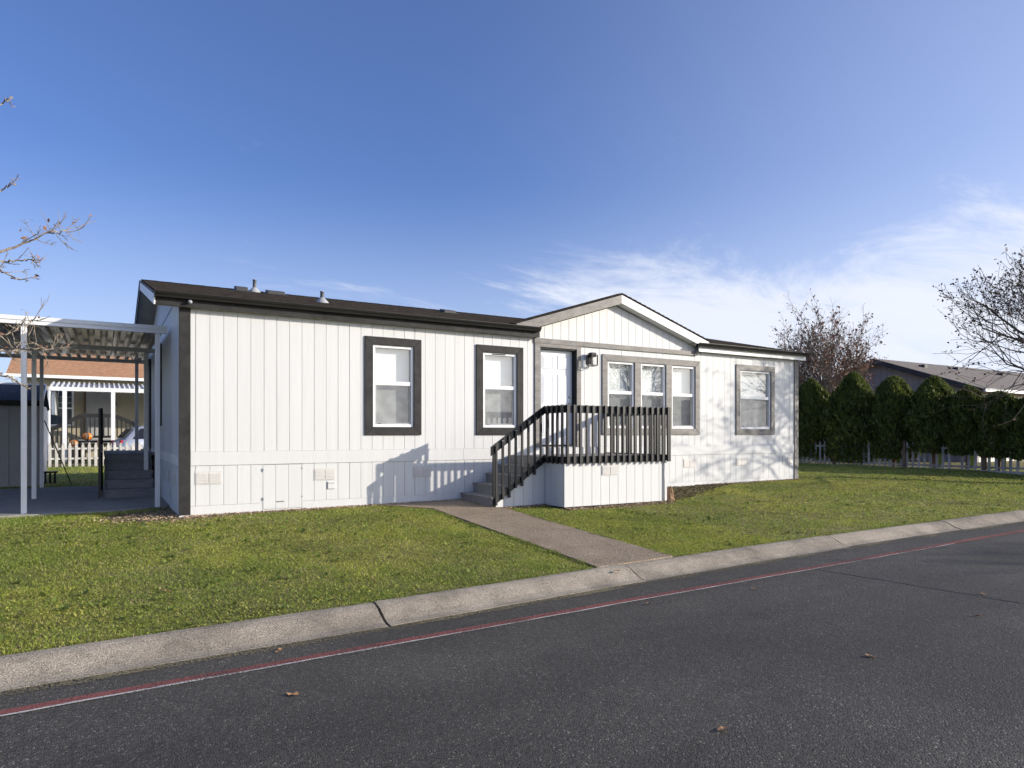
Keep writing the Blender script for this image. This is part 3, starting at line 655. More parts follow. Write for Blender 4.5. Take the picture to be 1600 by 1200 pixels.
# outer slim side frames
for X in (7.74, 8.02):
    lf.box(X - .005, X + .005, -.155, -.145, 2.775, 3.0)
lf.box(7.745, 8.015, -.154, -.146, 2.775, 2.785); lf.box(7.745, 8.015, -.154, -.146, 2.99, 3.0)
lf.build('lamp_frame', M['blackflat'], lan)
MB().lathe((7.88, -.142, 2.78), [(.045, 0), (.045, .16)], 14).build('lamp_glass', M['lampglass'], lan, smooth=True)
MB().lathe((7.88, -.142, 2.80), [(.0, 0), (.018, .0), (.018, .10), (.012, .13), (.0, .14)], 10).build('bulb', M['candle'], lan, smooth=True)

# ------------------------------------------------------------------ front porch with steps
porch = empty('front_porch', (7, -1, 0), 'raised white front porch with black slatted railing and grey steps', 'porch')
PX0, PX1, PY = 5.90, 8.36, -1.89
DZ = .88
y = -.02
while y > PY + .05:
    y0 = max(y - .137, PY - .015); B(PX0 - .03, PX1 + .02, y0, y - .004, DZ - .03, DZ).build('deck_board', M['deck'], porch, bevel=.003); y -= .14
B(PX0 + .02, PX1 - .02, PY + .025, -.03, .05, DZ - .035).build('porch_frame', M['siding'], porch)
k = 0; a = PX0
for b in [6.108, 6.312, 6.516, 6.72, 6.924, 7.128, 7.332, 7.536, 7.74, 7.944, 8.148, 8.285, PX1]:
    B(a + .004, b - .004, PY - .002 + random.uniform(-.001, .001), PY + .018, .0, .77).build('skirt_board', M['siding'], porch); a = b
for k in range(9):
    a = PY + .022 + k * .208; b = min(a + .204, -.02)
    if b > a + .02:
        B(PX0, PX0 + .018, a, b, .0, .77).build('skirt_board', M['siding'], porch)
        B(PX1 - .018, PX1, a, b, .0, .77).build('skirt_board', M['siding'], porch)
vent(6.74, 7.12, .54, .73, PY + .01, porch)
MB().tube([(8.265, PY - .02, .0), (8.265, PY - .02, .76)], .012, 8).build('conduit', M['pipe'], porch, smooth=True)
# steps
TX = [4.81, 5.08, 5.36, 5.64]; TZ = [.18, .36, .54, .71]
for i, (x, z) in enumerate(zip(TX, TZ)):
    xn = (TX + [5.90])[i + 1]; zp = ([.02] + TZ)[i]
    w_ = (xn - x + .02) / 2
    B(x - .02, x - .02 + w_ - .003, -1.245, -.016, z - .032, z).build('tread_board', M['deck'], porch, bevel=.003)
    B(x - .02 + w_, xn - .001, -1.245, -.016, z - .032, z).build('tread_board', M['deck'], porch, bevel=.003)
    B(x, x + .018, -1.24, -.018, zp - (.02 if i == 0 else 0), z - .033).build('riser_board', M['deck'], porch)
B(5.872, 5.895, -1.24, -.018, .71, DZ - .031).build('riser_board', M['deck'], porch)
# skirting under the stair
def sbz(x): return .10 + (x - 4.83) / (5.88 - 4.83) * .74
for a, b in ((4.86, 5.03), (5.03, 5.235), (5.235, 5.44), (5.44, 5.645), (5.645, 5.895)):
    MB().prism([(a + .003, -1.27, 0), (b - .003, -1.27, 0), (b - .003, -1.27, sbz(b) - .02), (a + .003, -1.27, sbz(a) - .02)], (0, .018, 0)).build('skirt_board', M['siding'], porch)
# railings
RY0 = -1.955
def baluster(x, y, z0, z1): 
    B(x - .019, x + .019, y - .019, y + .019, z0, z1).build('baluster', M['black'], porch, bevel=.002)
ft = RY0 + .0195
B(5.885, 8.37, ft, ft + .038, 1.675, 1.812).build('top_rail', M['black'], porch, bevel=.003)
B(5.885, 8.37, ft, ft + .038, .785, .90).build('bottom_rail', M['black'], porch, bevel=.003)
for k in range(18): baluster(5.925 + k * .1412, RY0, .765 + random.uniform(-.006, .004), 1.815 + random.uniform(-.004, .006))
B(5.862, 5.90, -1.30, ft - .001 + .02, 1.675, 1.812)
fx = PX0 - .05
B(fx + .0195, fx + .0575, ft + .039, -1.28, 1.675, 1.812).build('top_rail', M['black'], porch, bevel=.003)
B(fx + .0195, fx + .0575, ft + .039, -1.28, .785, .90).build('bottom_rail', M['black'], porch, bevel=.003)
for k in range(4): baluster(fx, -1.90 + k * .15, .765, 1.818)
ex = PX1 + .03
B(ex - .0575, ex - .0195, ft + .039, -.05, 1.675, 1.812).build('top_rail', M['black'], porch, bevel=.003)
B(ex - .0575, ex - .0195, ft + .039, -.05, .785, .90).build('bottom_rail', M['black'], porch, bevel=.003)
for k in range(13): baluster(ex, -1.93 + k * .1412, .765, 1.812)
# stair rail
SYR = -1.31
def st(x): return 1.07 + (x - 4.76) / (5.90 - 4.76) * .755
def sbm(x): return .105 + (x - 4.80) / (5.88 - 4.80) * .785
MB().prism([(4.76, SYR + .0195, st(4.76) - .16), (4.76, SYR + .0195, st(4.76)), (5.90, SYR + .0195, st(5.90)), (5.90, SYR + .0195, st(5.90) - .15)], (0, .038, 0)).build('stair_handrail', M['black'], porch, bevel=.003)
MB().prism([(4.80, SYR + .0195, sbm(4.80) - .085), (4.80, SYR + .0195, sbm(4.80) + .02), (5.90, SYR + .0195, sbm(5.90) + .02), (5.90, SYR + .0195, sbm(5.90) - .12)], (0, .038, 0)).build('stair_bottom_rail', M['black'], porch, bevel=.003)
for k in range(9):
    x = 4.845 + k * .1345; low = .07 if k in (2, 4, 6) else 0
    baluster(x, SYR, max(.015, sbm(x) - .10 - low), st(x) - .035)
B(4.822, 4.868, SYR + .058, SYR + .10, .0, st(4.84) - .03).build('newel_post', M['black'], porch)
for x in (4.98, 5.25, 5.53):
    B(x - .02, x + .02, SYR - .026, SYR + .019, st(x) - .045, st(x) - .03).build('rail_bracket', M['pipe'], porch)

# brown stump by the porch corner
stp = MB().lathe((8.60, -1.70, -.02), [(.001, .26), (.05, .25), (.075, .20), (.085, .12), (.10, .04), (.13, -.02)], 9)
stp.v = [(x + random.uniform(-.012, .012), y + random.uniform(-.012, .012), z + random.uniform(-.02, .02)) for x, y, z in stp.v]
tag(stp.build('tree_stump', M['stump'], smooth=False), 'short jagged brown stump beside the porch corner at the edge of the grass', 'stump')

# ------------------------------------------------------------------ carport
cpt = empty('carport', (-2.5, 4.7, .04), 'white metal carport with corrugated roof on slim posts beside the home', 'carport')
BX0, BX1 = -5.6, -.14
hb_ = MB(); hb_.box(BX0, BX1, 1.45, 1.53, 3.035, 3.165); hb_.box(BX0, BX1, 1.435, 1.449, 3.10, 3.165); hb_.box(BX0, BX1, 1.43, 1.449, 3.035, 3.05)
hb_.build('front_header', M['alu'], cpt)
for Y, z in ((4.4, 3.0), (7.9, 3.08)): B(BX0, BX1, Y - .04, Y + .04, z, z + .085).build('roof_beam', M['alu'], cpt)
x = BX0
while x < BX1 - .1:
    mb = MB(); pr = [(0, .0), (.055, .0), (.085, .07), (.145, .07), (.175, .0), (.200, .0)]; t = .002
    za, zb_ = 3.095, 3.175
    vs_ = [(x + a, 1.535, za + z) for a, z in pr] + [(x + a, 8.1, zb_ + z) for a, z in pr]
    n = len(pr); mb.add(vs_, [(i, i + 1, i + 1 + n, i + n) for i in range(n - 1)])
    mb.build('roof_pan', M['pan'], cpt); x += .2003
def cpost(x, y, z0, z1):
    o = MB(); o.box(x - .038, x + .038, y - .038, y + .038, z0, z1)
    for s in (-1, 1): o.box(x - .012, x + .012, y + s * .038 - .004 * (s < 0), y + s * .038 + .004 * (s > 0), z0, z1 - .002)
    p = o.build('post', M['alu'], cpt)
for x, y, z0, z1 in ((-2.17, 1.49, .04, 3.034), (-.29, 1.49, .04, 3.034), (-2.24, 4.4, .04, 2.998), (-2.32, 7.7, .04, 3.08), (-.32, 4.4, .04, 2.998), (-.36, 7.7, .04, 3.08), (-5.3, 1.49, .04, 3.034), (-5.3, 4.4, .04, 2.998), (-5.3, 7.7, .04, 3.08)):
    cpost(x, y, z0, z1)

# side steps under the carport
ss = empty('side_steps', (-.6, 5, .04), 'slate grey side steps and landing with solid black railing under the carport', 'steps')
sy = [3.80, 4.07, 4.35, 4.63, 4.90]; sz = [.205, .375, .55, .715, .885]
for i in range(5):
    y1 = sy[i + 1] if i < 4 else 8.1
    z_prev = ([.04] + sz)[i]
    if i < 4: 
        B(-1.07, -.19, sy[i] - .02, sy[i] + .13, sz[i] - .035, sz[i]).build('tread_board', M['stepgrey'], ss, bevel=.003)
        B(-1.07, -.19, sy[i] + .134, y1 - .001, sz[i] - .035, sz[i]).build('tread_board', M['stepgrey'], ss, bevel=.003)
    else:
        yy = sy[i] - .02
        while yy < 8.05: B(-1.07, -.10, yy, yy + .136, sz[i] - .035, sz[i]).build('deck_board', M['stepgrey'], ss, bevel=.003); yy += .14
    B(-1.06, -.195, sy[i], sy[i] + .018, z_prev - (.0), sz[i] - .036).build('riser_board', M['stepgrey'], ss)
for x in (-1.05, -.24):
    MB().prism([(x, 3.83, .04), (x, 8.05, .04), (x, 8.05, .845), (x, 4.93, .845), (x, 3.83, .16)], (.03, 0, 0)).build('side_skirt', M['stepgrey'], ss)
rx_ = -1.13
MB().prism([(rx_, 3.74, .96), (rx_, 3.74, 1.10), (rx_, 4.9, 1.84), (rx_, 4.9, 1.70)], (.04, 0, 0)).build('stair_handrail', M['black'], ss)
MB().prism([(rx_, 3.74, .08), (rx_, 3.74, .20), (rx_, 4.9, .92), (rx_, 4.9, .80)], (.04, 0, 0)).build('stair_bottom_rail', M['black'], ss)
B(rx_, rx_ + .04, 4.9, 8.0, 1.70, 1.84).build('top_rail', M['black'], ss); B(rx_, rx_ + .04, 4.9, 8.0, .80, .92).build('bottom_rail', M['black'], ss)
for k in range(30):
    y = 3.76 + k * .1412; t = min(1, (y - 3.74) / 1.16)
    B(rx_ - .04, rx_ - .001, y - .019, y + .019, max(.05, .10 + .72 * t - .06), 1.08 + .76 * t).build('baluster', M['black'], ss)
for X in (-.12,): 
    B(X, X + .03, 4.95, 5.05, .04, .8).build('landing_leg', M['blackflat'], ss)

# ------------------------------------------------------------------ shed
shd = empty('shed', (-4.2, 9.7, 0), 'low grey garden shed with slate blue shingle roof beyond the carport', 'shed')
SX0, SX1 = -6.2, -2.42
B(SX0, SX1, 8.64, 11.0, .02, 2.02).build('shed_wall', M['shedwall'], shd)
x = SX1
while x > SX0: 
    B(max(x - .60, SX0) + .004, x - .004, 8.622, 8.6395, .05, 2.02).build('wall_panel', M['shedwall'], shd); x -= .61
B(SX1 + .0005, SX1 + .018, 8.64, 11.0, .05, 2.02).build('wall_panel', M['alu'], shd)
MB().prism([(SX0 - .05, 8.42, 2.10), (SX0 - .05, 9.55, 2.56), (SX0 - .05, 11.2, 2.0), (SX0 - .05, 11.2, 1.95), (SX0 - .05, 9.55, 2.50), (SX0 - .05, 8.42, 2.04)], (SX1 - SX0 + .12, 0, 0)).build('shed_roof', M['slate'], shd)
s_ = shingle_roof(SX0 - .05, SX1 + .07, 8.42, 2.102, 9.55, 2.562, 'shingle', M['slate'], shd, 9, .012, .0); s_['kind'] = 'stuff'
B(SX0 - .05, SX1 + .07, 8.40, 8.419, 1.98, 2.10).build('shed_eave_shade', M['blackflat'], shd)  # black band painted in for the shadow under the shed eave
B(SX0 - .05, SX1 + .07, 8.425, 8.62, 1.985, 2.02).build('shed_soffit', M['blackflat'], shd)
B(SX0 - .05, SX1 + .08, 9.50, 9.60, 2.55, 2.595).build('ridge_strip', M['alu'], shd)
MB().prism([(SX1 + .07, 8.40, 2.02), (SX1 + .07, 9.55, 2.50), (SX1 + .07, 9.55, 2.58), (SX1 + .07, 8.40, 2.12)], (.02, 0, 0)).build('rake_board', M['alu'], shd)

pole = MB().tube([(-2.30, 8.30, 1.62), (-2.10, 8.6, 1.0), (-1.78, 9.1, .02)], .014, 6)
tag(pole.build('leaning_pole', M['bark'], smooth=True), 'thin dark pole leaning down from the shed corner to the grass', 'pole')
pot = empty('planter_stand', (-2.15, 9.3, 0), 'dark low slatted stand on the ground beside the shed', 'stand')
ps = MB()
for k in range(3): ps.box(-2.36 + k * .10, -2.31 + k * .10, 9.2, 9.24, .04, .30)
ps.build('slats', M['blackflat'], pot); B(-2.38, -2.08, 9.2, 9.5, .30, .34).build('top', M['blackflat'], pot)

# ------------------------------------------------------------------ picket fences
def picket_mesh(name, w_, h, m, parent, pos, z, axis, pointed=True, th=.02):
    x, y = pos; pts = [(-w_ / 2, 0), (w_ / 2, 0), (w_ / 2, h - .12), (w_ * .30, h - .09), (w_ * .42, h - .05), (0, h), (-w_ * .42, h - .05), (-w_ * .30, h - .09), (-w_ / 2, h - .12)]
    if axis == 'x': return MB().prism([(x + a, y, z + b) for a, b in pts], (0, th, 0)).build(name, m, parent)
    return MB().prism([(x, y - a, z + b) for a, b in pts], (th, 0, 0)).build(name, m, parent)
pf = empty('picket_fence', (-1.4, 20, 0), 'weathered white picket fence with pointed tops in front of the tan roofed house', 'fence')
for k in range(-6, 16):
    picket_mesh('picket', .10, .95 + random.uniform(-.015, .015), M['fencewood'], pf, (-2.60 + k * .2165, 20), .02, 'x')
for z in (.30, .69): B(-4.1, .75, 20.022, 20.06, z, z + .07).build('fence_rail', M['fencewood'], pf)
for x in (-3.9, -1.25, .70): B(x, x + .09, 20.062, 20.15, 0, 1.05).build('fence_post', M['post'], pf)
rf = empty('picket_fence', (23.9, 2, 0), 'low grey picket fence with brown posts under the evergreen row', 'fence')
y = 9.0; k = 0
while y > -9:
    if random.random() > .06: picket_mesh('picket', .085, .93 + random.uniform(-.03, .03), M['fencegrey'], rf, (23.86, y), .06, 'y')
    y -= .205
for z in (.16, .78): B(23.882, 23.92, -9, 9.1, z, z + .07).build('fence_rail', M['fencegrey'], rf)
for y in (9.7, 7.3, 4.9, 2.12, -.5, -2.9, -5.3, -7.7): B(23.80, 23.90, y - .055, y + .055, 0, 1.02 + random.uniform(-.02, .04)).build('fence_post', M['post'], rf)
y = 9
while y > -9: B(23.74, 23.78, y - 2.39, y, .0, .11).build('kick_board', M['fencegrey'], rf); y -= 2.4

# ------------------------------------------------------------------ neighbour house behind, patio cover, railing
nh = empty('neighbour_house', (1, 31, 0), 'beige house with tan shingle roof seen through the carport', 'house')
B(-4.45, 9, 29.05, 36.5, 0, 4.15).build('wall', M['beige'], nh)
z = .4; k = 0
while z < 4.1:
    MB().prism([(-4.46, 29.048, z), (-4.46, 29.030, z), (-4.46, 29.044, z + .16), (-4.46, 29.048, z + .16)], (13.4, 0, 0)).build('lap_board', M['beige'], nh); z += .165
MB().prism([(-5.0, 28.5, 4.12), (-5.0, 28.5, 4.19), (-5.0, 32.8, 5.85), (-5.0, 37.1, 4.19), (-5.0, 37.1, 4.12), (-5.0, 32.8, 5.78)], (14.5, 0, 0)).build('roof', M['tan'], nh)
s_ = shingle_roof(-5.0, 9.5, 28.5, 4.195, 32.8, 5.855, 'shingle', M['tan'], nh, 26, .018, .0); s_['kind'] = 'stuff'
B(-5.05, 9.5, 28.40, 28.495, 4.04, 4.18).build('gutter', M['white'], nh)
B(-4.5, 9.4, 28.50, 29.04, 4.03, 4.06).build('soffit', M['white'], nh)
MB().tube([(-4.72, 28.45, 4.04), (-4.72, 28.55, 3.85), (-4.5, 29.0, 3.7), (-4.5, 29.0, .1)], .045, 6).build('downspout', M['white'], nh)
wn = MB(); wn.box(-3.55, -2.30, 28.99, 29.04, 1.70, 1.78); wn.box(-3.55, -2.30, 28.99, 29.04, 3.44, 3.52); wn.box(-3.55, -3.47, 28.99, 29.04, 1.78, 3.44); wn.box(-2.38, -2.30, 28.99, 29.04, 1.78, 3.44); wn.box(-3.47, -2.38, 28.985, 29.035, 2.55, 2.62)
wno = wn.build('window', M['vinyl'], nh)
B(-3.47, -2.38, 29.0, 29.02, 1.78, 3.44).build('pane', M['darkglass'], wno)
g_ = MB()
for x in (-3.2, -2.93, -2.65): g_.box(x - .008, x + .008, 28.988, 28.999, 2.62, 3.44)
for z in (2.85, 3.15): g_.box(-3.47, -2.38, 28.988, 28.999, z - .008, z + .008)
g_.build('glazing_bar', M['vinyl'], wno)
B(-1.86, -1.78, 28.97, 29.03, .9, 3.6).build('door_trim', M['post'], nh)
B(-1.775, -.70, 28.98, 29.03, .9, 3.55).build('patio_door', M['shedwall'], nh)
B(-.55, -.45, 28.90, 29.02, 2.75, 2.95).build('porch_lamp', M['blackflat'], nh)
pc = empty('patio_cover', (-1, 27.5, 0), 'white metal patio cover on square white posts before the beige house', 'patio cover')
B(-3.15, 5, 26.0, 26.1, 3.30, 3.48).build('header', M['alu'], pc)
x = -3.12; k = 0
while x < 5:
    MB().prism([(x, 26.0, 3.485), (x, 28.35, 3.80), (x + .06, 28.35, 3.80), (x + .06, 26.0, 3.485)], (0, 0, .07)).build('roof_rib', M['alu'], pc)
    MB().prism([(x + .062, 26.05, 3.485), (x + .062, 28.35, 3.79), (x + .208, 28.35, 3.79), (x + .208, 26.05, 3.485)], (0, 0, .012)).build('roof_pan', M['pipe'], pc); x += .21
for x in (-2.57, -.63, 2.4, 4.8): B(x - .085, x + .085, 26.01, 26.09, 0, 3.298).build('post', M['alu'], pc)
MB().tube([(-3.16, 26.05, 3.45), (-3.18, 26.1, 3.0), (-3.18, 26.1, .05)], .06, 6).build('downspout', M['alu'], pc)
B(-3.10, -2.95, 26.4, 28.9, 2.2, 3.28).build('side_panel', M['alu'], pc)
nr_ = empty('porch_railing', (-1.2, 27.5, .9), 'black railing with sloping ends on the far porch behind the picket fence', 'railing')
r_ = [(-3.25, 27.5, 1.45), (-1.95, 27.5, 2.2), (-.52, 27.5, 2.2), (.4, 27.5, 1.75)]
for a, b in zip(r_[:-1], r_[1:]): MB().bar(a, b, .06, .19).build('top_rail', M['black'], nr_)
for k in range(19):
    x = -3.1 + k * .19; z = float(np.interp(x, [p[0] for p in r_], [p[2] for p in r_]))
    B(x - .03, x + .03, 27.48, 27.54, z - 1.0, z - .05).build('baluster', M['black'], nr_)
B(-1.95, -.52, 27.48, 27.54, 1.10, 1.22).build('bottom_rail', M['black'], nr_)
B(-2.1, -.4, 27.55, 29.02, .85, 1.02).build('landing', M['stepgrey'], nr_)
# planter ledge with pumpkins
ld = tag(B(-2.05, -.55, 24.9, 25.25, .90, 1.0).build('bench', M['blackflat']), 'long black bench top behind the picket fence carrying a striped pumpkin', 'bench')
lg = MB()
for x in (-2.0, -.65): lg.box(x, x + .08, 24.95, 25.2, 0, .9)
lg.build('bench_legs', M['blackflat'], ld)
def pumpkin(loc, r, label):
    o = empty('pumpkin', loc, label, 'pumpkin', 'orange pumpkins by the far porch')
    n = 20; rows_ = 9
    for band in range(2):
        mb = MB(); vs_ = []
        for i in range(rows_):
            ph = -math.pi / 2 + math.pi * i / (rows_ - 1)
            for k in range(n):
                th = 2 * math.pi * k / n; rr = r * math.cos(ph) * (1 + .07 * math.cos(10 * th))
                vs_.append((loc[0] + rr * math.cos(th), loc[1] + rr * math.sin(th), loc[2] + r * .82 + r * .82 * math.sin(ph)))
        fs = [(i * n + k, i * n + (k + 1) % n, (i + 1) * n + (k + 1) % n, (i + 1) * n + k) for i in range(rows_ - 1) for k in range(n) if (k // 2 % 2) == band]
        mb.add(vs_, fs); mb.build('shell' if band == 0 else 'stripe', M['pumpkin'] if band == 0 else M['post'], o, smooth=True)
    MB().tube([(loc[0], loc[1], loc[2] + r * 1.55), (loc[0] + .02, loc[1], loc[2] + r * 1.8)], [.03, .02], 6).build('stem', M['post'], o)
pumpkin((-1.66, 25.05, 1.0), .22, 'round orange pumpkin with dark stripes on the black bench')
pumpkin((-2.17, 24.6, .75), .17, 'smaller orange pumpkin low at the end of the black bench')
tag(B(-2.35, -2.07, 24.5, 24.75, 0, .75).build('crate', M['post']), 'brown crate at the end of the black bench under a small pumpkin', 'crate')

# ------------------------------------------------------------------ parked car
def make_car(loc, rz):
    o = empty('parked_car', loc, 'silver hatchback car parked behind the picket fence', 'car')
    # stations: x, z_sill, z_belt, z_roof, half width belt, half width roof
    st_ = [(-2.25, .45, .80, .80, .70, .62), (-2.20, .35, .98, .99, .82, .70), (-2.02, .30, 1.02, 1.12, .88, .64), (-1.62, .28, 1.03, 1.56, .90, .60), (-1.2, .28, 1.03, 1.66, .91, .62), (-.2, .28, 1.01, 1.68, .92, .63), (.5, .28, .99, 1.58, .92, .62), (1.15, .28, .97, 1.02, .91, .72), (1.9, .30, .86, .87, .86, .66), (2.25, .40, .70, .71, .68, .55)]
    mb = MB(); vs_ = []
    for x, zs, zb, zr, hw, hr in st_:
        vs_ += [(x, -hw * .94, zs), (x, -hw, (zs + zb) / 2), (x, -hw * .985, zb), (x, -hr, zr - .03), (x, -hr * .6, zr), (x, hr * .6, zr), (x, hr, zr - .03), (x, hw * .985, zb), (x, hw, (zs + zb) / 2), (x, hw * .94, zs)]
    n = 10; m = len(st_)
    mb.add(vs_, [(i * n + k, (i + 1) * n + k, (i + 1) * n + (k + 1) % n, i * n + (k + 1) % n) for i in range(m - 1) for k in range(n)] + [tuple(range(n)), tuple((m - 1) * n + k for k in range(n - 1, -1, -1))])
    mb.build('body', M['car'], o, smooth=True, world=False)
    def glass(pts, nm='side_window'):
        g = MB(); g.prism(pts, (0, .012 if pts[0][1] > 0 else -.012, 0)); g.build(nm, M['carglass'], o, world=False)
    for s in (-1, 1):
        glass([(-1.78, s * .855, 1.08), (-.98, s * .885, 1.08), (-.98, s * .665, 1.57), (-1.42, s * .66, 1.53)])
        glass([(-.90, s * .89, 1.07), (.0, s * .89, 1.06), (.0, s * .67, 1.59), (-.90, s * .665, 1.58)])
        glass([(.06, s * .89, 1.06), (.95, s * .88, 1.04), (.42, s * .665, 1.52), (.06, s * .67, 1.58)])
        B(-2.24, -1.98, s * .72 - .1, s * .72 + .14, .86, 1.02).build('tail_light', M['taillight'], o, world=False, bevel=.03)
        B(2.0, 2.16, s * .66 - .12, s * .66 + .12, .66, .78).build('headlight', M['lead'], o, world=False, bevel=.03)
        B(.85, 1.0, s * .95 - .06, s * .95 + .06, 1.04, 1.16).build('mirror', M['car'], o, world=False, bevel=.02)
        for x in (-1.4, 1.45):
            wh = MB().tube([(x, s * .72, .33), (x, s * .93, .33)], .33, 20).build('wheel', M['tyre'], o, world=False)
            MB().tube([(x, s * .925, .33), (x, s * .945, .33)], .22, 14).build('rim', M['rim'], wh, world=False)
    MB().prism([(-2.05, -.56, 1.12), (-2.05, .56, 1.12), (-1.66, .50, 1.55), (-1.66, -.50, 1.55)], (-.025, 0, .012)).build('rear_window', M['carglass'], o, world=False)
    MB().prism([(1.10, -.64, 1.06), (1.10, .64, 1.06), (.55, .54, 1.56), (.55, -.54, 1.56)], (.025, 0, .012)).build('windscreen', M['carglass'], o, world=False)
    B(-2.27, -2.1, -.7, .7, .42, .62).build('bumper', M['tyre'], o, world=False, bevel=.03)
    o.rotation_euler = (0, 0, rz); return o
make_car((1.62, 23.4, 0), R(12))

# ------------------------------------------------------------------ house behind the evergreen row
rh = empty('neighbour_house', (36, 6, 0), 'mauve grey house with dark fascia and brown roof behind the evergreen row', 'house')
HX0, HX1, HY0, HYr, HY1 = 31.0, 46., 3.0, 7.4, 11.8
HE, HR = 3.28, 4.86
def hz_y(y): return HE + (HR - HE) * (1 - abs(y - HYr) / (HYr - HY0))
y = HY0
while y < HY1 - .05:
    y1 = min(y + .296, HY1)
    MB().prism([(HX0 - .016, y + .004, 0), (HX0 - .016, y1 - .004, 0), (HX0 - .016, y1 - .004, hz_y(y1) - .1), (HX0 - .016, y + .004, hz_y(y) - .1)], (.016, 0, 0)).build('siding_board', M['mauve'], rh); y += .30
MB().prism([(HX0 + .001, HY0, 0), (HX0 + .001, HY1, 0), (HX0 + .001, HY1, HE - .1), (HX0 + .001, HYr, HR - .1), (HX0 + .001, HY0, HE - .1)], (.15, 0, 0)).build('gable_wall', M['mauve'], rh)
B(HX0 + .152, HX1, HY0, HY0 + .1, 0, HE - .05).build('front_wall', M['creamwall'], rh)
B(HX0 + .152, HX1, HY1 - .1, HY1, 0, HE - .05).build('rear_wall', M['creamwall'], rh)
MB().prism([(HX0 - .4, HY0 - .4, HE - .12), (HX0 - .4, HY0 - .4, HE - .06), (HX0 - .4, HYr, HR + .07), (HX0 - .4, HY1 + .4, HE - .06), (HX0 - .4, HY1 + .4, HE - .12), (HX0 - .4, HYr, HR + .01)], (HX1 - HX0 + .8, 0, 0)).build('roof', M['brownroof'], rh)
for ya, yb in ((HY0 - .4, HYr), (HY1 + .4, HYr)):
    MB().prism([(HX0 - .44, ya, HE - .08), (HX0 - .44, yb, HR + .06), (HX0 - .44, yb, HR - .18), (HX0 - .44, ya, HE - .30)], (.035, 0, 0)).build('rake_fascia', M['navy'], rh)
B(HX0 - .38, HX1, HY0 - .50, HY0 - .405, HE - .20, HE - .07).build('gutter', M['white'], rh)
B(HX0 - .38, HX1, HY0 - .40, HY0 - .01, HE - .24, HE - .21).build('soffit', M['post'], rh)
for x, y in ((33.0, 6.3), (36.5, 6.5), (40, 6.0)): B(x - .14, x + .14, y - .14, y + .14, hz_y(y), hz_y(y) + .18).build('roof_vent', M['navy'], rh)
for x in (33, 37, 41): 
    f = B(x - .7, x + .7, HY0 - .03, HY0 - .002, 1.1, 2.5).build('window', M['vinyl'], rh); B(x - .62, x + .62, HY0 - .036, HY0 - .031, 1.18, 2.42).build('pane', M['darkglass'], f)

# house across the road (seen mirrored in the window panes)
ah = empty('neighbour_house', (34, -33, -.2), 'plain house across the road mirrored in the window panes', 'house')
B(28, 44, -36, -29, -.2, 2.9).build('wall', M['mauve'], ah)
MB().prism([(27.5, -28.5, 2.88), (27.5, -32.5, 4.3), (27.5, -36.5, 2.88)], (17, 0, 0)).build('roof', M['brownroof'], ah)
for x in (30, 34, 38, 42): B(x - .6, x + .6, -28.99, -28.95, .8, 2.2).build('window', M['darkglass'], ah)

# ------------------------------------------------------------------ trees
def quads(points, size, spread, lat=1.0):
    """leaf quads at points: returns verts, faces"""
    n = len(points); P_ = np.asarray(points) + rng.normal(0, spread, (n, 3))
    a = rng.normal(0, 1, (n, 3)); a /= np.linalg.norm(a, axis=1)[:, None]
    b = rng.normal(0, 1, (n, 3)); b -= a * (a * b).sum(1)[:, None]; b /= np.linalg.norm(b, axis=1)[:, None]
    s = size * rng.uniform(.6, 1.3, (n, 1)); c = np.cross(a, b)
    v = np.stack([P_ - a * s, P_ + b * s * .55 + c * s * .15, P_ + a * s, P_ - b * s * .55 + c * s * .2], 1).reshape(-1, 3)
    return v, np.arange(4 * n), np.full(n, 4)
def grow(rnd, segs, tips, p, d, L, r, lev, maxlev, P):
    n = 5 if lev < 2 else 4
    pts = [p.copy()]; rad = [r]; q = p.copy(); dd = d.copy()
    for i in range(n):
        j = Vector((rnd.gauss(0, 1), rnd.gauss(0, 1), rnd.gauss(0, 1))) * P['wig'] * (1 + .3 * lev)
        dd = (dd + j + Vector((0, 0, P['up'] * (1 if lev else 0)))).normalized()
        q = q + dd * (L / n); pts.append(q.copy()); rad.append(max(P['rmin'], r * (1 - (i + 1) / n * P['taper'])))
    segs.append((lev, pts, rad))
    if lev >= maxlev:
        tips.append((q, dd)); tips.append((pts[-2], dd)); 
        return
    k = P['kids'][min(lev, len(P['kids']) - 1)]
    for i in range(k):
        t = (P['from'] if lev else P['from0']) + (1 - (P['from'] if lev else P['from0'])) * (i + rnd.random() * .8) / k
        t = min(t, 1.0); idx = min(int(t * n), n - 1); f = t * n - idx
        b = pts[idx].lerp(pts[idx + 1], f); ax = (pts[idx + 1] - pts[idx]).normalized()
        az = rnd.random() * 2 * math.pi if lev else (i * 2.4 + rnd.random() * .7)
        o = ax.orthogonal().normalized(); o = Matrix.Rotation(az, 3, ax) @ o
        an = R(rnd.uniform(*P['ang'][min(lev, len(P['ang']) - 1)]))
        nd = (ax * math.cos(an) + o * math.sin(an)).normalized()
        ln = L * rnd.uniform(*P['len']) * (1.15 - .45 * t)
        grow(rnd, segs, tips, b, nd, ln, max(P['rmin'], rad[idx] * rnd.uniform(.48, .68)), lev + 1, maxlev, P)
    grow(rnd, segs, tips, q, dd, L * .55, rad[-1], lev + 1, maxlev, P)
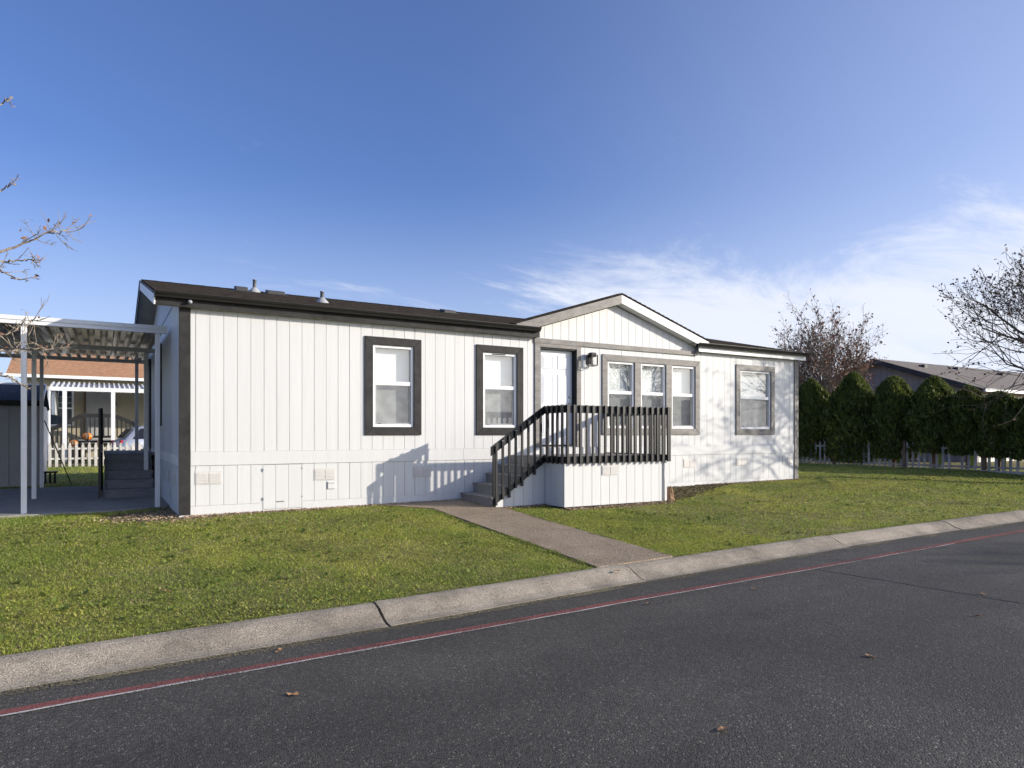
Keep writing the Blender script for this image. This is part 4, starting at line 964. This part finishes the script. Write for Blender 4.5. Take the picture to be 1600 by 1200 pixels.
def tree(name, loc, label, seed, trunk, P, maxlev, bark, leaf, nleaf, lsize, group=None, limbs=None):
    o = empty(name, loc, label, 'tree', group); rnd = random.Random(seed); segs = []; tips = []
    base = Vector(loc)
    for p, d, L, r in trunk: grow(rnd, segs, tips, base + Vector(p), Vector(d).normalized(), L, r, 0, maxlev, P)
    tr = MB(); br = MB(); tw = MB()
    for lev, pts, rad in segs:
        (tr if lev == 0 else br if lev <= 2 else tw).tube(pts, rad, 9 if lev == 0 else 5 if lev <= 2 else 3, cap=False)
    tr.build('trunk', M[bark], o, smooth=True); br.build('branches', M[bark], o, smooth=True); t_ = tw.build('twigs', M[bark], o); t_['kind'] = 'stuff'
    if nleaf:
        pts = [tuple(t[0] - base + t[1] * rnd.uniform(-.25, .1)) for t in (rnd.choice(tips) for _ in range(nleaf))]
        v, f, c = quads(pts, lsize, .05); lv = np_mesh('leaves', v, f, c, M[leaf], None, o); lv['kind'] = 'stuff'
    return o
PA = dict(wig=.10, up=.10, rmin=.005, taper=.55, kids=[7, 5, 4, 3], ang=[(16, 36), (20, 42), (25, 55)], len=(.50, .70), **{'from': .2, 'from0': .35})
PB = dict(wig=.11, up=.09, rmin=.0055, taper=.55, kids=[8, 5, 5, 3], ang=[(34, 64), (28, 52), (30, 60)], len=(.72, 1.0), **{'from': .15, 'from0': .62})
tree('bare_tree', (27.2, 7.4, 0), 'slim winter tree with pale upright stems and rusty leaves behind the evergreen row', 5,
     [((0, 0, 0), (.02, .02, 1), 3.9, .11), ((.1, .12, 0), (.1, .2, 1), 3.8, .08), ((-.1, -.1, 0), (.05, -.24, 1), 3.6, .08), ((0, .05, 0), (-.15, .42, 1), 3.5, .07), ((0, -.05, 0), (.1, -.45, 1), 3.5, .07)], PA, 4, 'palebark', 'rust', 5200, .062)
tree('bare_tree', (22.0, -4.45, 0), 'broad winter tree with dry leaves toned dark as backlit at the right of the lawn', 21,
     [((0, 0, 0), (0, .03, 1), 3.4, .18)], PB, 4, 'backlitbark', 'backlitleaf', 5600, .045)
tree('bare_tree', (27, -18.5, -.2), 'leafless tree across the road mirrored in the window panes', 33, [((0, 0, 0), (0, .03, 1), 3.4, .20)], dict(PB, rmin=.011, kids=[7, 4, 3, 2]), 4, 'bark', 'backlitleaf', 900, .06)
# left tree: trunk beyond the frame, limbs reaching in
lt = empty('bare_tree', (-5.6, -2.3, 0), 'bare pale branched tree reaching in front of the carport', 'tree')
rl = random.Random(4); segs = []; tips = []
grow(rl, segs, tips, Vector((-5.6, -2.3, 0)), Vector((0, 0, 1)), 2.0, .13, 0, 3, PB)
def limb(pts, r0, r1, ntw, tl):
    P_ = [Vector((-5.5, -2.3, 2.3 + .1 * rl.random()))] + [Vector(p) for p in pts]; out = []; n = 10
    for a, b in zip(P_[:-1], P_[1:]):
        for k in range(n): out.append(a.lerp(b, k / n) + Vector((rl.gauss(0, .012), rl.gauss(0, .03), rl.gauss(0, .012))))
    out.append(P_[-1]); m = len(out); segs.append((1, out, [r0 + (r1 - r0) * (i / (m - 1)) ** .7 for i in range(m)]))
    i0 = n - 2
    for q in range(ntw):
        i = int(i0 + (m - 1 - i0) * rl.random() ** .8); i = min(i, m - 2); d = (out[i + 1] - out[i]).normalized()
        nd = (d + Vector((rl.gauss(0, .5), rl.gauss(0, .7), rl.gauss(.1, .6)))).normalized(); p = out[i].copy(); L = tl * rl.uniform(.4, 1.2); tp = [p.copy()]
        for k in range(4): nd = (nd + Vector((rl.gauss(0, .16), rl.gauss(0, .16), rl.gauss(.08, .16)))).normalized(); p = p + nd * L / 4; tp.append(p.copy())
        segs.append((2, tp, [.0048, .0044, .0038, .0032, .0026])); tips.append((tp[-1], nd))
        for k in range(rl.randint(2, 4)):
            b0 = tp[rl.randint(1, 3)]; d2 = (nd + Vector((rl.gauss(0, .6), rl.gauss(0, .6), rl.gauss(.1, .6)))).normalized(); e = b0 + d2 * L * rl.uniform(.2, .45)
            segs.append((2, [b0, b0.lerp(e, .5) + Vector((0, 0, rl.gauss(0, .01))), e], [.0034, .003, .0024])); tips.append((e, d2))
limb([(-2.07, -2.5, 3.27), (-1.66, -2.5, 3.55), (-1.42, -2.5, 3.60)], .028, .005, 16, .32)
limb([(-2.12, -2.4, 3.18), (-1.85, -2.45, 3.24), (-1.70, -2.45, 3.25)], .018, .004, 8, .24)
limb([(-2.12, -2.5, 3.10), (-1.95, -2.5, 3.02), (-1.82, -2.5, 3.01)], .022, .004, 4, .2)
limb([(-2.3, -2.4, 3.9), (-2.05, -2.4, 4.02), (-1.93, -2.4, 4.08)], .022, .004, 3, .2)
limb([(-2.4, -2.4, 4.7), (-2.06, -2.4, 4.97), (-1.98, -2.4, 5.05)], .022, .004, 3, .2)
limb([(-2.15, -2.55, 2.18), (-1.80, -2.55, 2.24), (-1.42, -2.5, 2.28)], .026, .004, 14, .38)
limb([(-2.2, -2.35, 2.30), (-1.95, -2.4, 2.45), (-1.75, -2.4, 2.62)], .018, .004, 9, .30)
limb([(-2.2, -2.35, 2.0), (-1.98, -2.4, 1.92), (-1.8, -2.4, 1.80)], .02, .004, 4, .22)
tr = MB(); br = MB()
for lev, pts, rad in segs: (tr if lev == 0 else br).tube(pts, rad, 8 if lev == 0 else 4, cap=False)
tr.build('trunk', M['palebark'], lt, smooth=True); b_ = br.build('branches', M['palebark'], lt, smooth=True)
v, f, c = quads([tuple(rl.choice(tips)[0] - Vector((-5.6, -2.3, 0))) for _ in range(90)], .03, .03); lv = np_mesh('leaves', v, f, c, M['rust'], None, lt); lv['kind'] = 'stuff'

# ------------------------------------------------------------------ evergreen row
def evergreen(i, x, y, h, r, z0, label):
    base = float(baseZ(x)); o = empty('evergreen_shrub', (x, y, base), label, 'shrub', 'evergreens along the fence')
    MB().tube([(x, y, base - .05), (x + .02, y, base + .8), (x, y, base + h * .7)], [.07, .06, .03], 7).build('trunk', M['post'], o)
    g = np.random.default_rng(100 + i); n = 13000
    def rad(t, th):   # t 0..1 up the crown
        prof = np.where(t < .42, .84 + .16 * np.sin(np.clip(t / .42, 0, 1) * 1.57), np.clip(1 - (np.clip(t - .42, 0, 1) / .58) ** (2.3 - .25 * (i % 3)) , 0, 1) ** (.60 + .13 * ((i * 2) % 3)))
        return r * prof * (1 + .10 * np.sin(3 * th + i) + .10 * np.sin(5 * th + 9 * t + 2.3 * i) + .07 * np.sin(13 * t + 2 * th + i))
    t = g.uniform(0, 1, n) ** .95; th = g.uniform(0, 2 * np.pi, n); dep = 1 - np.abs(g.normal(0, .10, n))
    lump = .11 * np.sin(t * 31 + th * 7 + i) * np.sin(th * 9 + t * 13)
    rr = rad(t, th) * (dep + lump)
    P_ = np.stack([rr * np.cos(th), rr * np.sin(th), z0 + (h - z0) * t], 1)
    out = np.stack([np.cos(th), np.sin(th), np.zeros(n)], 1)
    up = np.stack([np.zeros(n), np.zeros(n), np.ones(n)], 1)
    d = up * g.uniform(.5, 1.1, (n, 1)) + out * g.uniform(.0, .6, (n, 1)) + g.normal(0, .28, (n, 3)); d /= np.linalg.norm(d, axis=1)[:, None]
    s_ = np.cross(d, out + g.normal(0, .6, (n, 3))); s_ /= np.linalg.norm(s_, axis=1)[:, None] + 1e-6
    L = g.uniform(.06, .20, (n, 1)); W = L * .22
    v = np.stack([P_ - d * L * .4, P_ + s_ * W, P_ + d * L * .7, P_ - s_ * W], 1).reshape(-1, 3)
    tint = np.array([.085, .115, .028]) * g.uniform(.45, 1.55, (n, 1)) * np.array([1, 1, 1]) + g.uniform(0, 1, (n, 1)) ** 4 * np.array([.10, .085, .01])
    tint = np.repeat(tint, 4, 0)
    # inner mass
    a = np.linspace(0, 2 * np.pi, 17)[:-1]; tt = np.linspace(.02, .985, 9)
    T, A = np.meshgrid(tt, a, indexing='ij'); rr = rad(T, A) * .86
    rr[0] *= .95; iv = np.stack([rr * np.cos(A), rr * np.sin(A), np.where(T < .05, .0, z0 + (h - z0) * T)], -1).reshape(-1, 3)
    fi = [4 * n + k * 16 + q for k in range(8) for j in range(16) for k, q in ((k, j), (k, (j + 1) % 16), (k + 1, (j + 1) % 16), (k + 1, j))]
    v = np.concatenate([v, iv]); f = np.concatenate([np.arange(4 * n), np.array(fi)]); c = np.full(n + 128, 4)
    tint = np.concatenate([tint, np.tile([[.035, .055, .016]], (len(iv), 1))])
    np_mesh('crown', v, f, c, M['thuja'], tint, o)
EV = [(24.5, 8.3, 3.3, .95, .25, 'evergreen shrub mostly hidden behind the far corner of the white home'),
      (24.4, 6.30, 3.48, 1.0, .25, 'broad evergreen shrub next to the corner of the white home'),
      (24.35, 4.38, 3.60, .98, .12, 'tallest rounded evergreen shrub, in front of the pale stemmed tree'),
      (24.35, 2.78, 3.32, .82, .30, 'evergreen shrub with a notched top above the fence gap and brown post'),
      (24.35, 1.35, 3.22, .90, .55, 'full domed evergreen shrub in front of the dark gable fascia end'),
      (24.3, .22, 2.80, .72, .50, 'shorter evergreen shrub below the white wall of the mauve house'),
      (24.3, -.72, 2.55, .66, .45, 'narrow low evergreen shrub under the leafy tree branches'),
      (24.3, -1.72, 2.50, .72, .40, 'low evergreen shrub at the right end of the row'),
      (24.3, -2.9, 2.4, .8, .4, 'evergreen shrub near the road end of the row')]
for i, (x, y, h, r, z0, lab) in enumerate(EV): evergreen(i, x, y, h, r, z0, lab)

# ------------------------------------------------------------------ grass
Fv = np.array([math.sin(yaw), math.cos(yaw)]); Rv = np.array([math.cos(yaw), -math.sin(yaw)])
def in_poly(x, y, poly):
    c = np.zeros(len(x), bool); n = len(poly)
    for i in range(n):
        (x0, y0), (x1, y1) = poly[i], poly[(i + 1) % n]
        k = ((y0 > y) != (y1 > y)) & (x < (x1 - x0) * (y - y0) / (y1 - y0 + 1e-12) + x0); c ^= k
    return c
PATHP = [(3.60, -5.9), (4.80, -5.9), (4.87, -3.3), (4.97, -1.6), (4.97, -.04), (3.1, -.04), (3.42, -.5), (3.72, -1.0), (3.68, -3.3)]
def vnoise(x, y, s, seed):
    g = np.random.default_rng(seed); T = g.random((64, 64)); u = (x / s) % 64; v = (y / s) % 64
    i = np.floor(u).astype(int); j = np.floor(v).astype(int); a = u - i; b = v - j; a = a * a * (3 - 2 * a); b = b * b * (3 - 2 * b)
    g4 = lambda p, q: T[p % 64, q % 64]
    return (g4(i, j) * (1 - a) + g4(i + 1, j) * a) * (1 - b) + (g4(i, j + 1) * (1 - a) + g4(i + 1, j + 1) * a) * b
def excluded(x, y):
    e = in_poly(x, y, PATHP)
    edge = .10 + .10 * vnoise(x, y, .25, 3)
    e |= (x > -.3) & (x < 15.1) & (y > -edge) & (y < 8.6)
    e |= (x > PX0 - .1) & (x < PX1 + .12) & (y > PY - .12 - edge * .8) & (y < 0)
    e |= (x > 4.7) & (x < 6) & (y > -1.36) & (y < 0)
    e |= in_poly(x, y, [(-9, 1.30), (-1.0, 1.20), (-.1, 1.65), (-.1, 7.65), (-9, 7.65)])
    # litter bed at the left corner and bark bed right of the porch
    e |= ((x + .15) / 1.0) ** 2 + ((y - .35) / .75) ** 2 < .8 + .5 * vnoise(x, y, .2, 9)
    e |= in_poly(x, y, [(8.3, -1.9), (8.75, -1.75), (10.4, -.95), (11.6, -.35), (12.6, -.12), (8.3, 0)])
    return e
def blades(n, x0, x1, y0, y1, wscale, hscale, dens_pow, two):
    x = rng.uniform(x0, x1, n); y = rng.uniform(y0, y1, n)
    rel = np.stack([x - CAM[0], y - CAM[1]], 1); zf = rel @ Fv; xf = rel @ Rv
    dist = np.maximum(zf, .5); px_ = xf / dist * FPX
    keep = (zf > 1) & (np.abs(px_) < 1060) & (y > curbY(x) + .0) & ~excluded(x, y)
    keep &= rng.random(n) < np.minimum(1, (6.5 / dist) ** dens_pow)
    thin = vnoise(x, y, .35, 5) * .6 + vnoise(x, y, .9, 6) * .4
    keep &= rng.random(n) < .55 + .9 * thin
    x, y, dist = x[keep], y[keep], dist[keep]; n = len(x); z = lawnZ(x, y) - .004
    a = rng.uniform(0, 2 * np.pi, n); wd = wscale * rng.uniform(.6, 1.4, n) * np.maximum(1, dist / 7.5) ** .75
    h = hscale * rng.uniform(.45, 1.35, n) * (.7 + .7 * vnoise(x, y, .6, 7)); la = rng.uniform(0, 2 * np.pi, n); lean = h * rng.uniform(.3, 1.7, n)
    p = np.stack([x, y, z], 1); s = np.stack([np.cos(a), np.sin(a), 0 * a], 1) * (wd / 2)[:, None]; l = np.stack([np.cos(la), np.sin(la), 0 * la], 1) * lean[:, None]
    up = np.zeros((n, 3)); up[:, 2] = h
    m = p + l * .35 + up * .6; tip = p + l + up * .95
    # colour: fresh green, yellow-green and dry straw in patches
    k1 = vnoise(x, y, 1.1, 21) * .6 + vnoise(x, y, .3, 22) * .4; k2 = vnoise(x, y, .8, 23) * .5 + vnoise(x, y, .22, 24) * .5
    green = np.array([.245, .325, .058]); yel = np.array([.42, .455, .08]); dry = np.array([.60, .49, .26]); dk = np.array([.115, .15, .038])
    wy = np.clip((k1 - .38) * 2.2, 0, 1)[:, None]; c = green * (1 - wy) + yel * wy
    wk = np.clip((.42 - k2) * 2.6, 0, 1)[:, None] * .8; c = c * (1 - wk) + dk * wk
    isdry = (rng.random(n) < .07 + .24 * np.clip((k2 - .45) * 2, 0, 1))[:, None]; c = np.where(isdry, dry, c)
    c = c * rng.uniform(.5, 1.6, (n, 1))
    if two:
        v = np.stack([p - s, p + s, m + s * .75, m - s * .75, tip], 1).reshape(-1, 3)
        b = np.arange(n)[:, None] * 5; f = (b + np.array([[0, 1, 2, 3, 3, 2, 4]])).ravel(); cn = np.tile([4, 3], n); tint = np.repeat(c, 5, 0)
    else:
        v = np.stack([p - s, p + s, tip], 1).reshape(-1, 3); f = np.arange(3 * n); cn = np.full(n, 3); tint = np.repeat(c, 3, 0)
    return v, f, cn, tint
def grass(name, *a):
    v, f, c, t = blades(*a); o = np_mesh(name, v, f, c, M['grass'], t); o['kind'] = 'stuff'; return o
grass('lawn_grass', 600000, -5, 7, -6.5, .2, .0042, .024, .9, True)
grass('lawn_grass', 700000, 3, 27, -5.8, 0.2, .0050, .025, .85, False)
grass('lawn_grass', 150000, 14, 24, 0, 10, .006, .034, .5, False)
grass('lawn_grass', 60000, -6, .5, 7.6, 20, .006, .05, .5, False)
grass('lawn_grass', 60000, -6, .2, 0, 1.8, .0052, .034, .5, True)
# ragged longer blades hanging over the curb and the path edges
def edge_tufts():
    n1 = 14000; x1 = rng.uniform(-6, 24, n1); y1 = curbY(x1) + rng.uniform(-.015, .06, n1); lx1 = np.zeros(n1); ly1 = -np.ones(n1); k = (x1 < 3.55) | (x1 > 4.86)
    P1 = [(x1[k], y1[k], lx1[k], ly1[k])]
    for pl, sgn in (([(3.72, -1.0), (3.69, -3.3), (3.60, -5.7)], 1), ([(4.97, -1.5), (4.87, -3.3), (4.81, -5.65)], -1)):
        t = rng.uniform(pl[-1][1], pl[0][1], 4500); xx = np.interp(-t, [-p[1] for p in pl], [p[0] for p in pl]) - sgn * rng.uniform(-.012, .05, 4500)
        P1.append((xx, t, np.full(4500, float(sgn)), np.zeros(4500)))
    x = np.concatenate([p[0] for p in P1]); y = np.concatenate([p[1] for p in P1]); lx_ = np.concatenate([p[2] for p in P1]); ly_ = np.concatenate([p[3] for p in P1]); n = len(x)
    cl = vnoise(x, y, .12, 77); k = rng.random(n) < .25 + 1.1 * cl; x, y, lx_, ly_, cl = x[k], y[k], lx_[k], ly_[k], cl[k]; n = len(x)
    z = lawnZ(x, np.maximum(y, curbY(x))) - .004; h = rng.uniform(.015, .05, n) * (.5 + cl); a = rng.uniform(0, 6.283, n); wd = rng.uniform(.003, .0065, n)
    p = np.stack([x, y, z], 1); s_ = np.stack([np.cos(a), np.sin(a), 0 * a], 1) * (wd / 2)[:, None]
    l = np.stack([lx_ + rng.normal(0, .7, n), ly_ + rng.normal(0, .7, n), 0 * x], 1) * (h * rng.uniform(.2, 1.1, n))[:, None]; up = np.zeros((n, 3)); up[:, 2] = h
    m = p + l * .35 + up * .65; tip = p + l + up * .8
    c = np.array([.21, .27, .048]) * rng.uniform(.45, 1.6, (n, 1)); dr = rng.random(n) < .2; c[dr] = np.array([.42, .34, .17]) * rng.uniform(.6, 1.2, (dr.sum(), 1))
    v = np.stack([p - s_, p + s_, m + s_ * .75, m - s_ * .75, tip], 1).reshape(-1, 3)
    f = (np.arange(n)[:, None] * 5 + np.array([[0, 1, 2, 3, 3, 2, 4]])).ravel()
    o = np_mesh('edge_grass', v, f, np.tile([4, 3], n), M['grass'], np.repeat(c, 5, 0)); o['kind'] = 'stuff'
edge_tufts()
# broad-leaved lawn weeds
nW = 900; wx = rng.uniform(-4, 22, nW); wy_ = rng.uniform(-6, -.4, nW); k = (wy_ > curbY(wx) + .05) & ~excluded(wx, wy_) & (vnoise(wx, wy_, 1.2, 31) > .42); wx, wy_ = wx[k], wy_[k]
V = []; T = []
for x, y in zip(wx, wy_):
    z = float(lawnZ(x, y)); n = random.randint(5, 9); cl = np.array([.17, .22, .055]) * random.uniform(.7, 1.5) + np.array([.02, .02, .0]) * random.random()
    for q in range(n):
        a = random.random() * 6.283; L = random.uniform(.025, .075); W = L * random.uniform(.25, .4); el = random.uniform(.15, .9)
        d = np.array([math.cos(a) * math.cos(el), math.sin(a) * math.cos(el), math.sin(el)]); s = np.array([-math.sin(a), math.cos(a), 0]); p = np.array([x, y, z + .008])
        V += [p, p + d * L * .55 + s * W, p + d * L, p + d * L * .55 - s * W]; T += [cl * random.uniform(.85, 1.15)] * 4
V = np.array(V); wd_ = np_mesh('lawn_weeds', V, np.arange(len(V)), np.full(len(V) // 4, 4), M['grass'], np.array(T)); wd_['kind'] = 'stuff'

# clover and moss leaves lying flat in the turf
def clover(n, x0, x1, y0, y1):
    x = rng.uniform(x0, x1, n); y = rng.uniform(y0, y1, n); k = (y > curbY(x) + .01) & ~excluded(x, y)
    d = np.hypot(x - CAM[0], y - CAM[1]); k &= rng.random(n) < np.minimum(1, (7 / d) ** 1.2); k &= rng.random(n) < .25 + 1.2 * vnoise(x, y, .45, 41)
    x, y, d = x[k], y[k], d[k]; n = len(x); z = lawnZ(x, y) + rng.uniform(.004, .022, n)
    p = np.stack([x, y, z], 1); a = rng.uniform(0, 6.283, n); s = rng.uniform(.005, .012, n) * np.maximum(1, d / 8) ** .7; t1 = rng.normal(0, .5, n); t2 = rng.normal(0, .5, n)
    u = np.stack([np.cos(a), np.sin(a), t1], 1) * s[:, None]; v_ = np.stack([-np.sin(a), np.cos(a), t2], 1) * s[:, None]
    v = np.stack([p - u, p + v_ * .8, p + u, p - v_ * .8], 1).reshape(-1, 3)
    k1 = vnoise(x, y, .7, 42)[:, None]; c = np.array([.22, .26, .055]) * (1 - k1) + np.array([.40, .38, .09]) * k1
    c = c * rng.uniform(.55, 1.5, (n, 1)); return np_mesh('lawn_clover', v, np.arange(4 * n), np.full(n, 4), M['grass'], np.repeat(c, 4, 0))
o = clover(170000, -5, 7, -6.5, .2); o['kind'] = 'stuff'
o = clover(130000, 4.8, 24, -5.8, .2); o['kind'] = 'stuff'

# litter and bark along the foot of the home
def litter(name, pts, size, m, zoff=.01):
    pts = np.array(pts); z = lawnZ(pts[:, 0], pts[:, 1]) + zoff + rng.uniform(0, .02, len(pts))
    p = np.stack([pts[:, 0], pts[:, 1], z], 1); v, f, c = quads(p, size, .003)
    c0 = np.repeat(p, 4, 0); v[:, 2] = c0[:, 2] + (v[:, 2] - c0[:, 2]) * .45
    o = np_mesh(name, v, f, c, m); o['kind'] = 'stuff'
pts = []
while len(pts) < 1500:
    x, y = random.gauss(-.2, .5), random.gauss(.25, .42)
    if y < (-.02 if x > -.08 else 9) and x < 1.0: pts.append((x, y))
for _ in range(2600):
    x = random.uniform(0, 4.8) ; pts.append((x, -abs(random.gauss(0, .10)) - .015))
for _ in range(1300):
    x = random.uniform(5.9, 8.5); pts.append((x, PY - .02 - abs(random.gauss(0, .10))))
for _ in range(700): pts.append((random.uniform(5.0, 5.9), -1.30 - abs(random.gauss(0, .08))))
for _ in range(1100): pts.append((random.uniform(11, 14.9), -.02 - abs(random.gauss(0, .08))))
litter('leaf_litter', pts, .022, M['litter'])
pts = []
while len(pts) < 2600:
    x = random.uniform(8.4, 12.4); y = random.uniform(-1.9, -.02)
    if in_poly(np.array([x]), np.array([y]), [(8.3, -2.0), (8.8, -1.85), (10.5, -1.05), (11.6, -.45), (12.6, -.12), (8.3, 0)])[0]: pts.append((x, y))
litter('bark_chips', pts, .025, M['mulchdark'])

# fallen leaves one can pick out
FL = [(6.40, -8.36, 0, 'yellow'), (5.45, -8.75, 0, ''), (3.6, -8.9, 0, ''), (1.75, -9.2, 0, ''), (4.62, -7.05, 0, ''), (7.0, -6.25, 0, ''), (3.28, -6.95, 0, ''), (.0, -6.58, 0, ''), (-.12, -7.5, 0, ''), (.5, -3.4, 1, ''), (3.7, -5.98, 2, ''), (1.2, -5.2, 1, ''), (-.6, -4.8, 1, '')]
FLAB = ['curled yellow leaf on the asphalt below the hairline crack', 'brown leaf lying alone on the dark road at the lower right', 'pale flat leaf on the open asphalt near the bottom', 'reddish brown leaf on the asphalt at the bottom edge',
        'small leaf on the road just outside the red line', 'brown leaf in the gutter below the right lawn', 'tan leaf lying on the red and white road line', 'dark curled leaf on the asphalt against the left curb', 'brown twig-like leaf on the asphalt at the lower left',
        'rusty curled leaf in the middle of the left lawn', 'pale leaf lying on the curb below the path', 'tan leaf near the curb edge of the left lawn', 'brown leaf in the grass at the far left of the lawn']
for (x, y, w_, _), lab in zip(FL, FLAB):
    z = ROADZ + .009 if w_ == 0 else float(lawnZ(x, y)) + .03 if w_ == 1 else -.19
    s = random.uniform(.018, .036); a = random.random() * 6.28; mb = MB(); n = 8; vs_ = [(x, y, z)]
    for k in range(n):
        th = 2 * math.pi * k / n; rr = s * (1 + .35 * math.cos(2 * th)) * random.uniform(.75, 1.1)
        vs_.append((x + rr * math.cos(th + a), y + rr * math.sin(th + a), z - .004 + random.uniform(.0, .016)))
    mb.add(vs_, [(0, 1 + k, 1 + (k + 1) % n) for k in range(n)])
    tag(mb.build('fallen_leaf', M['deadleaf']), lab, 'leaf', 'fallen leaves')
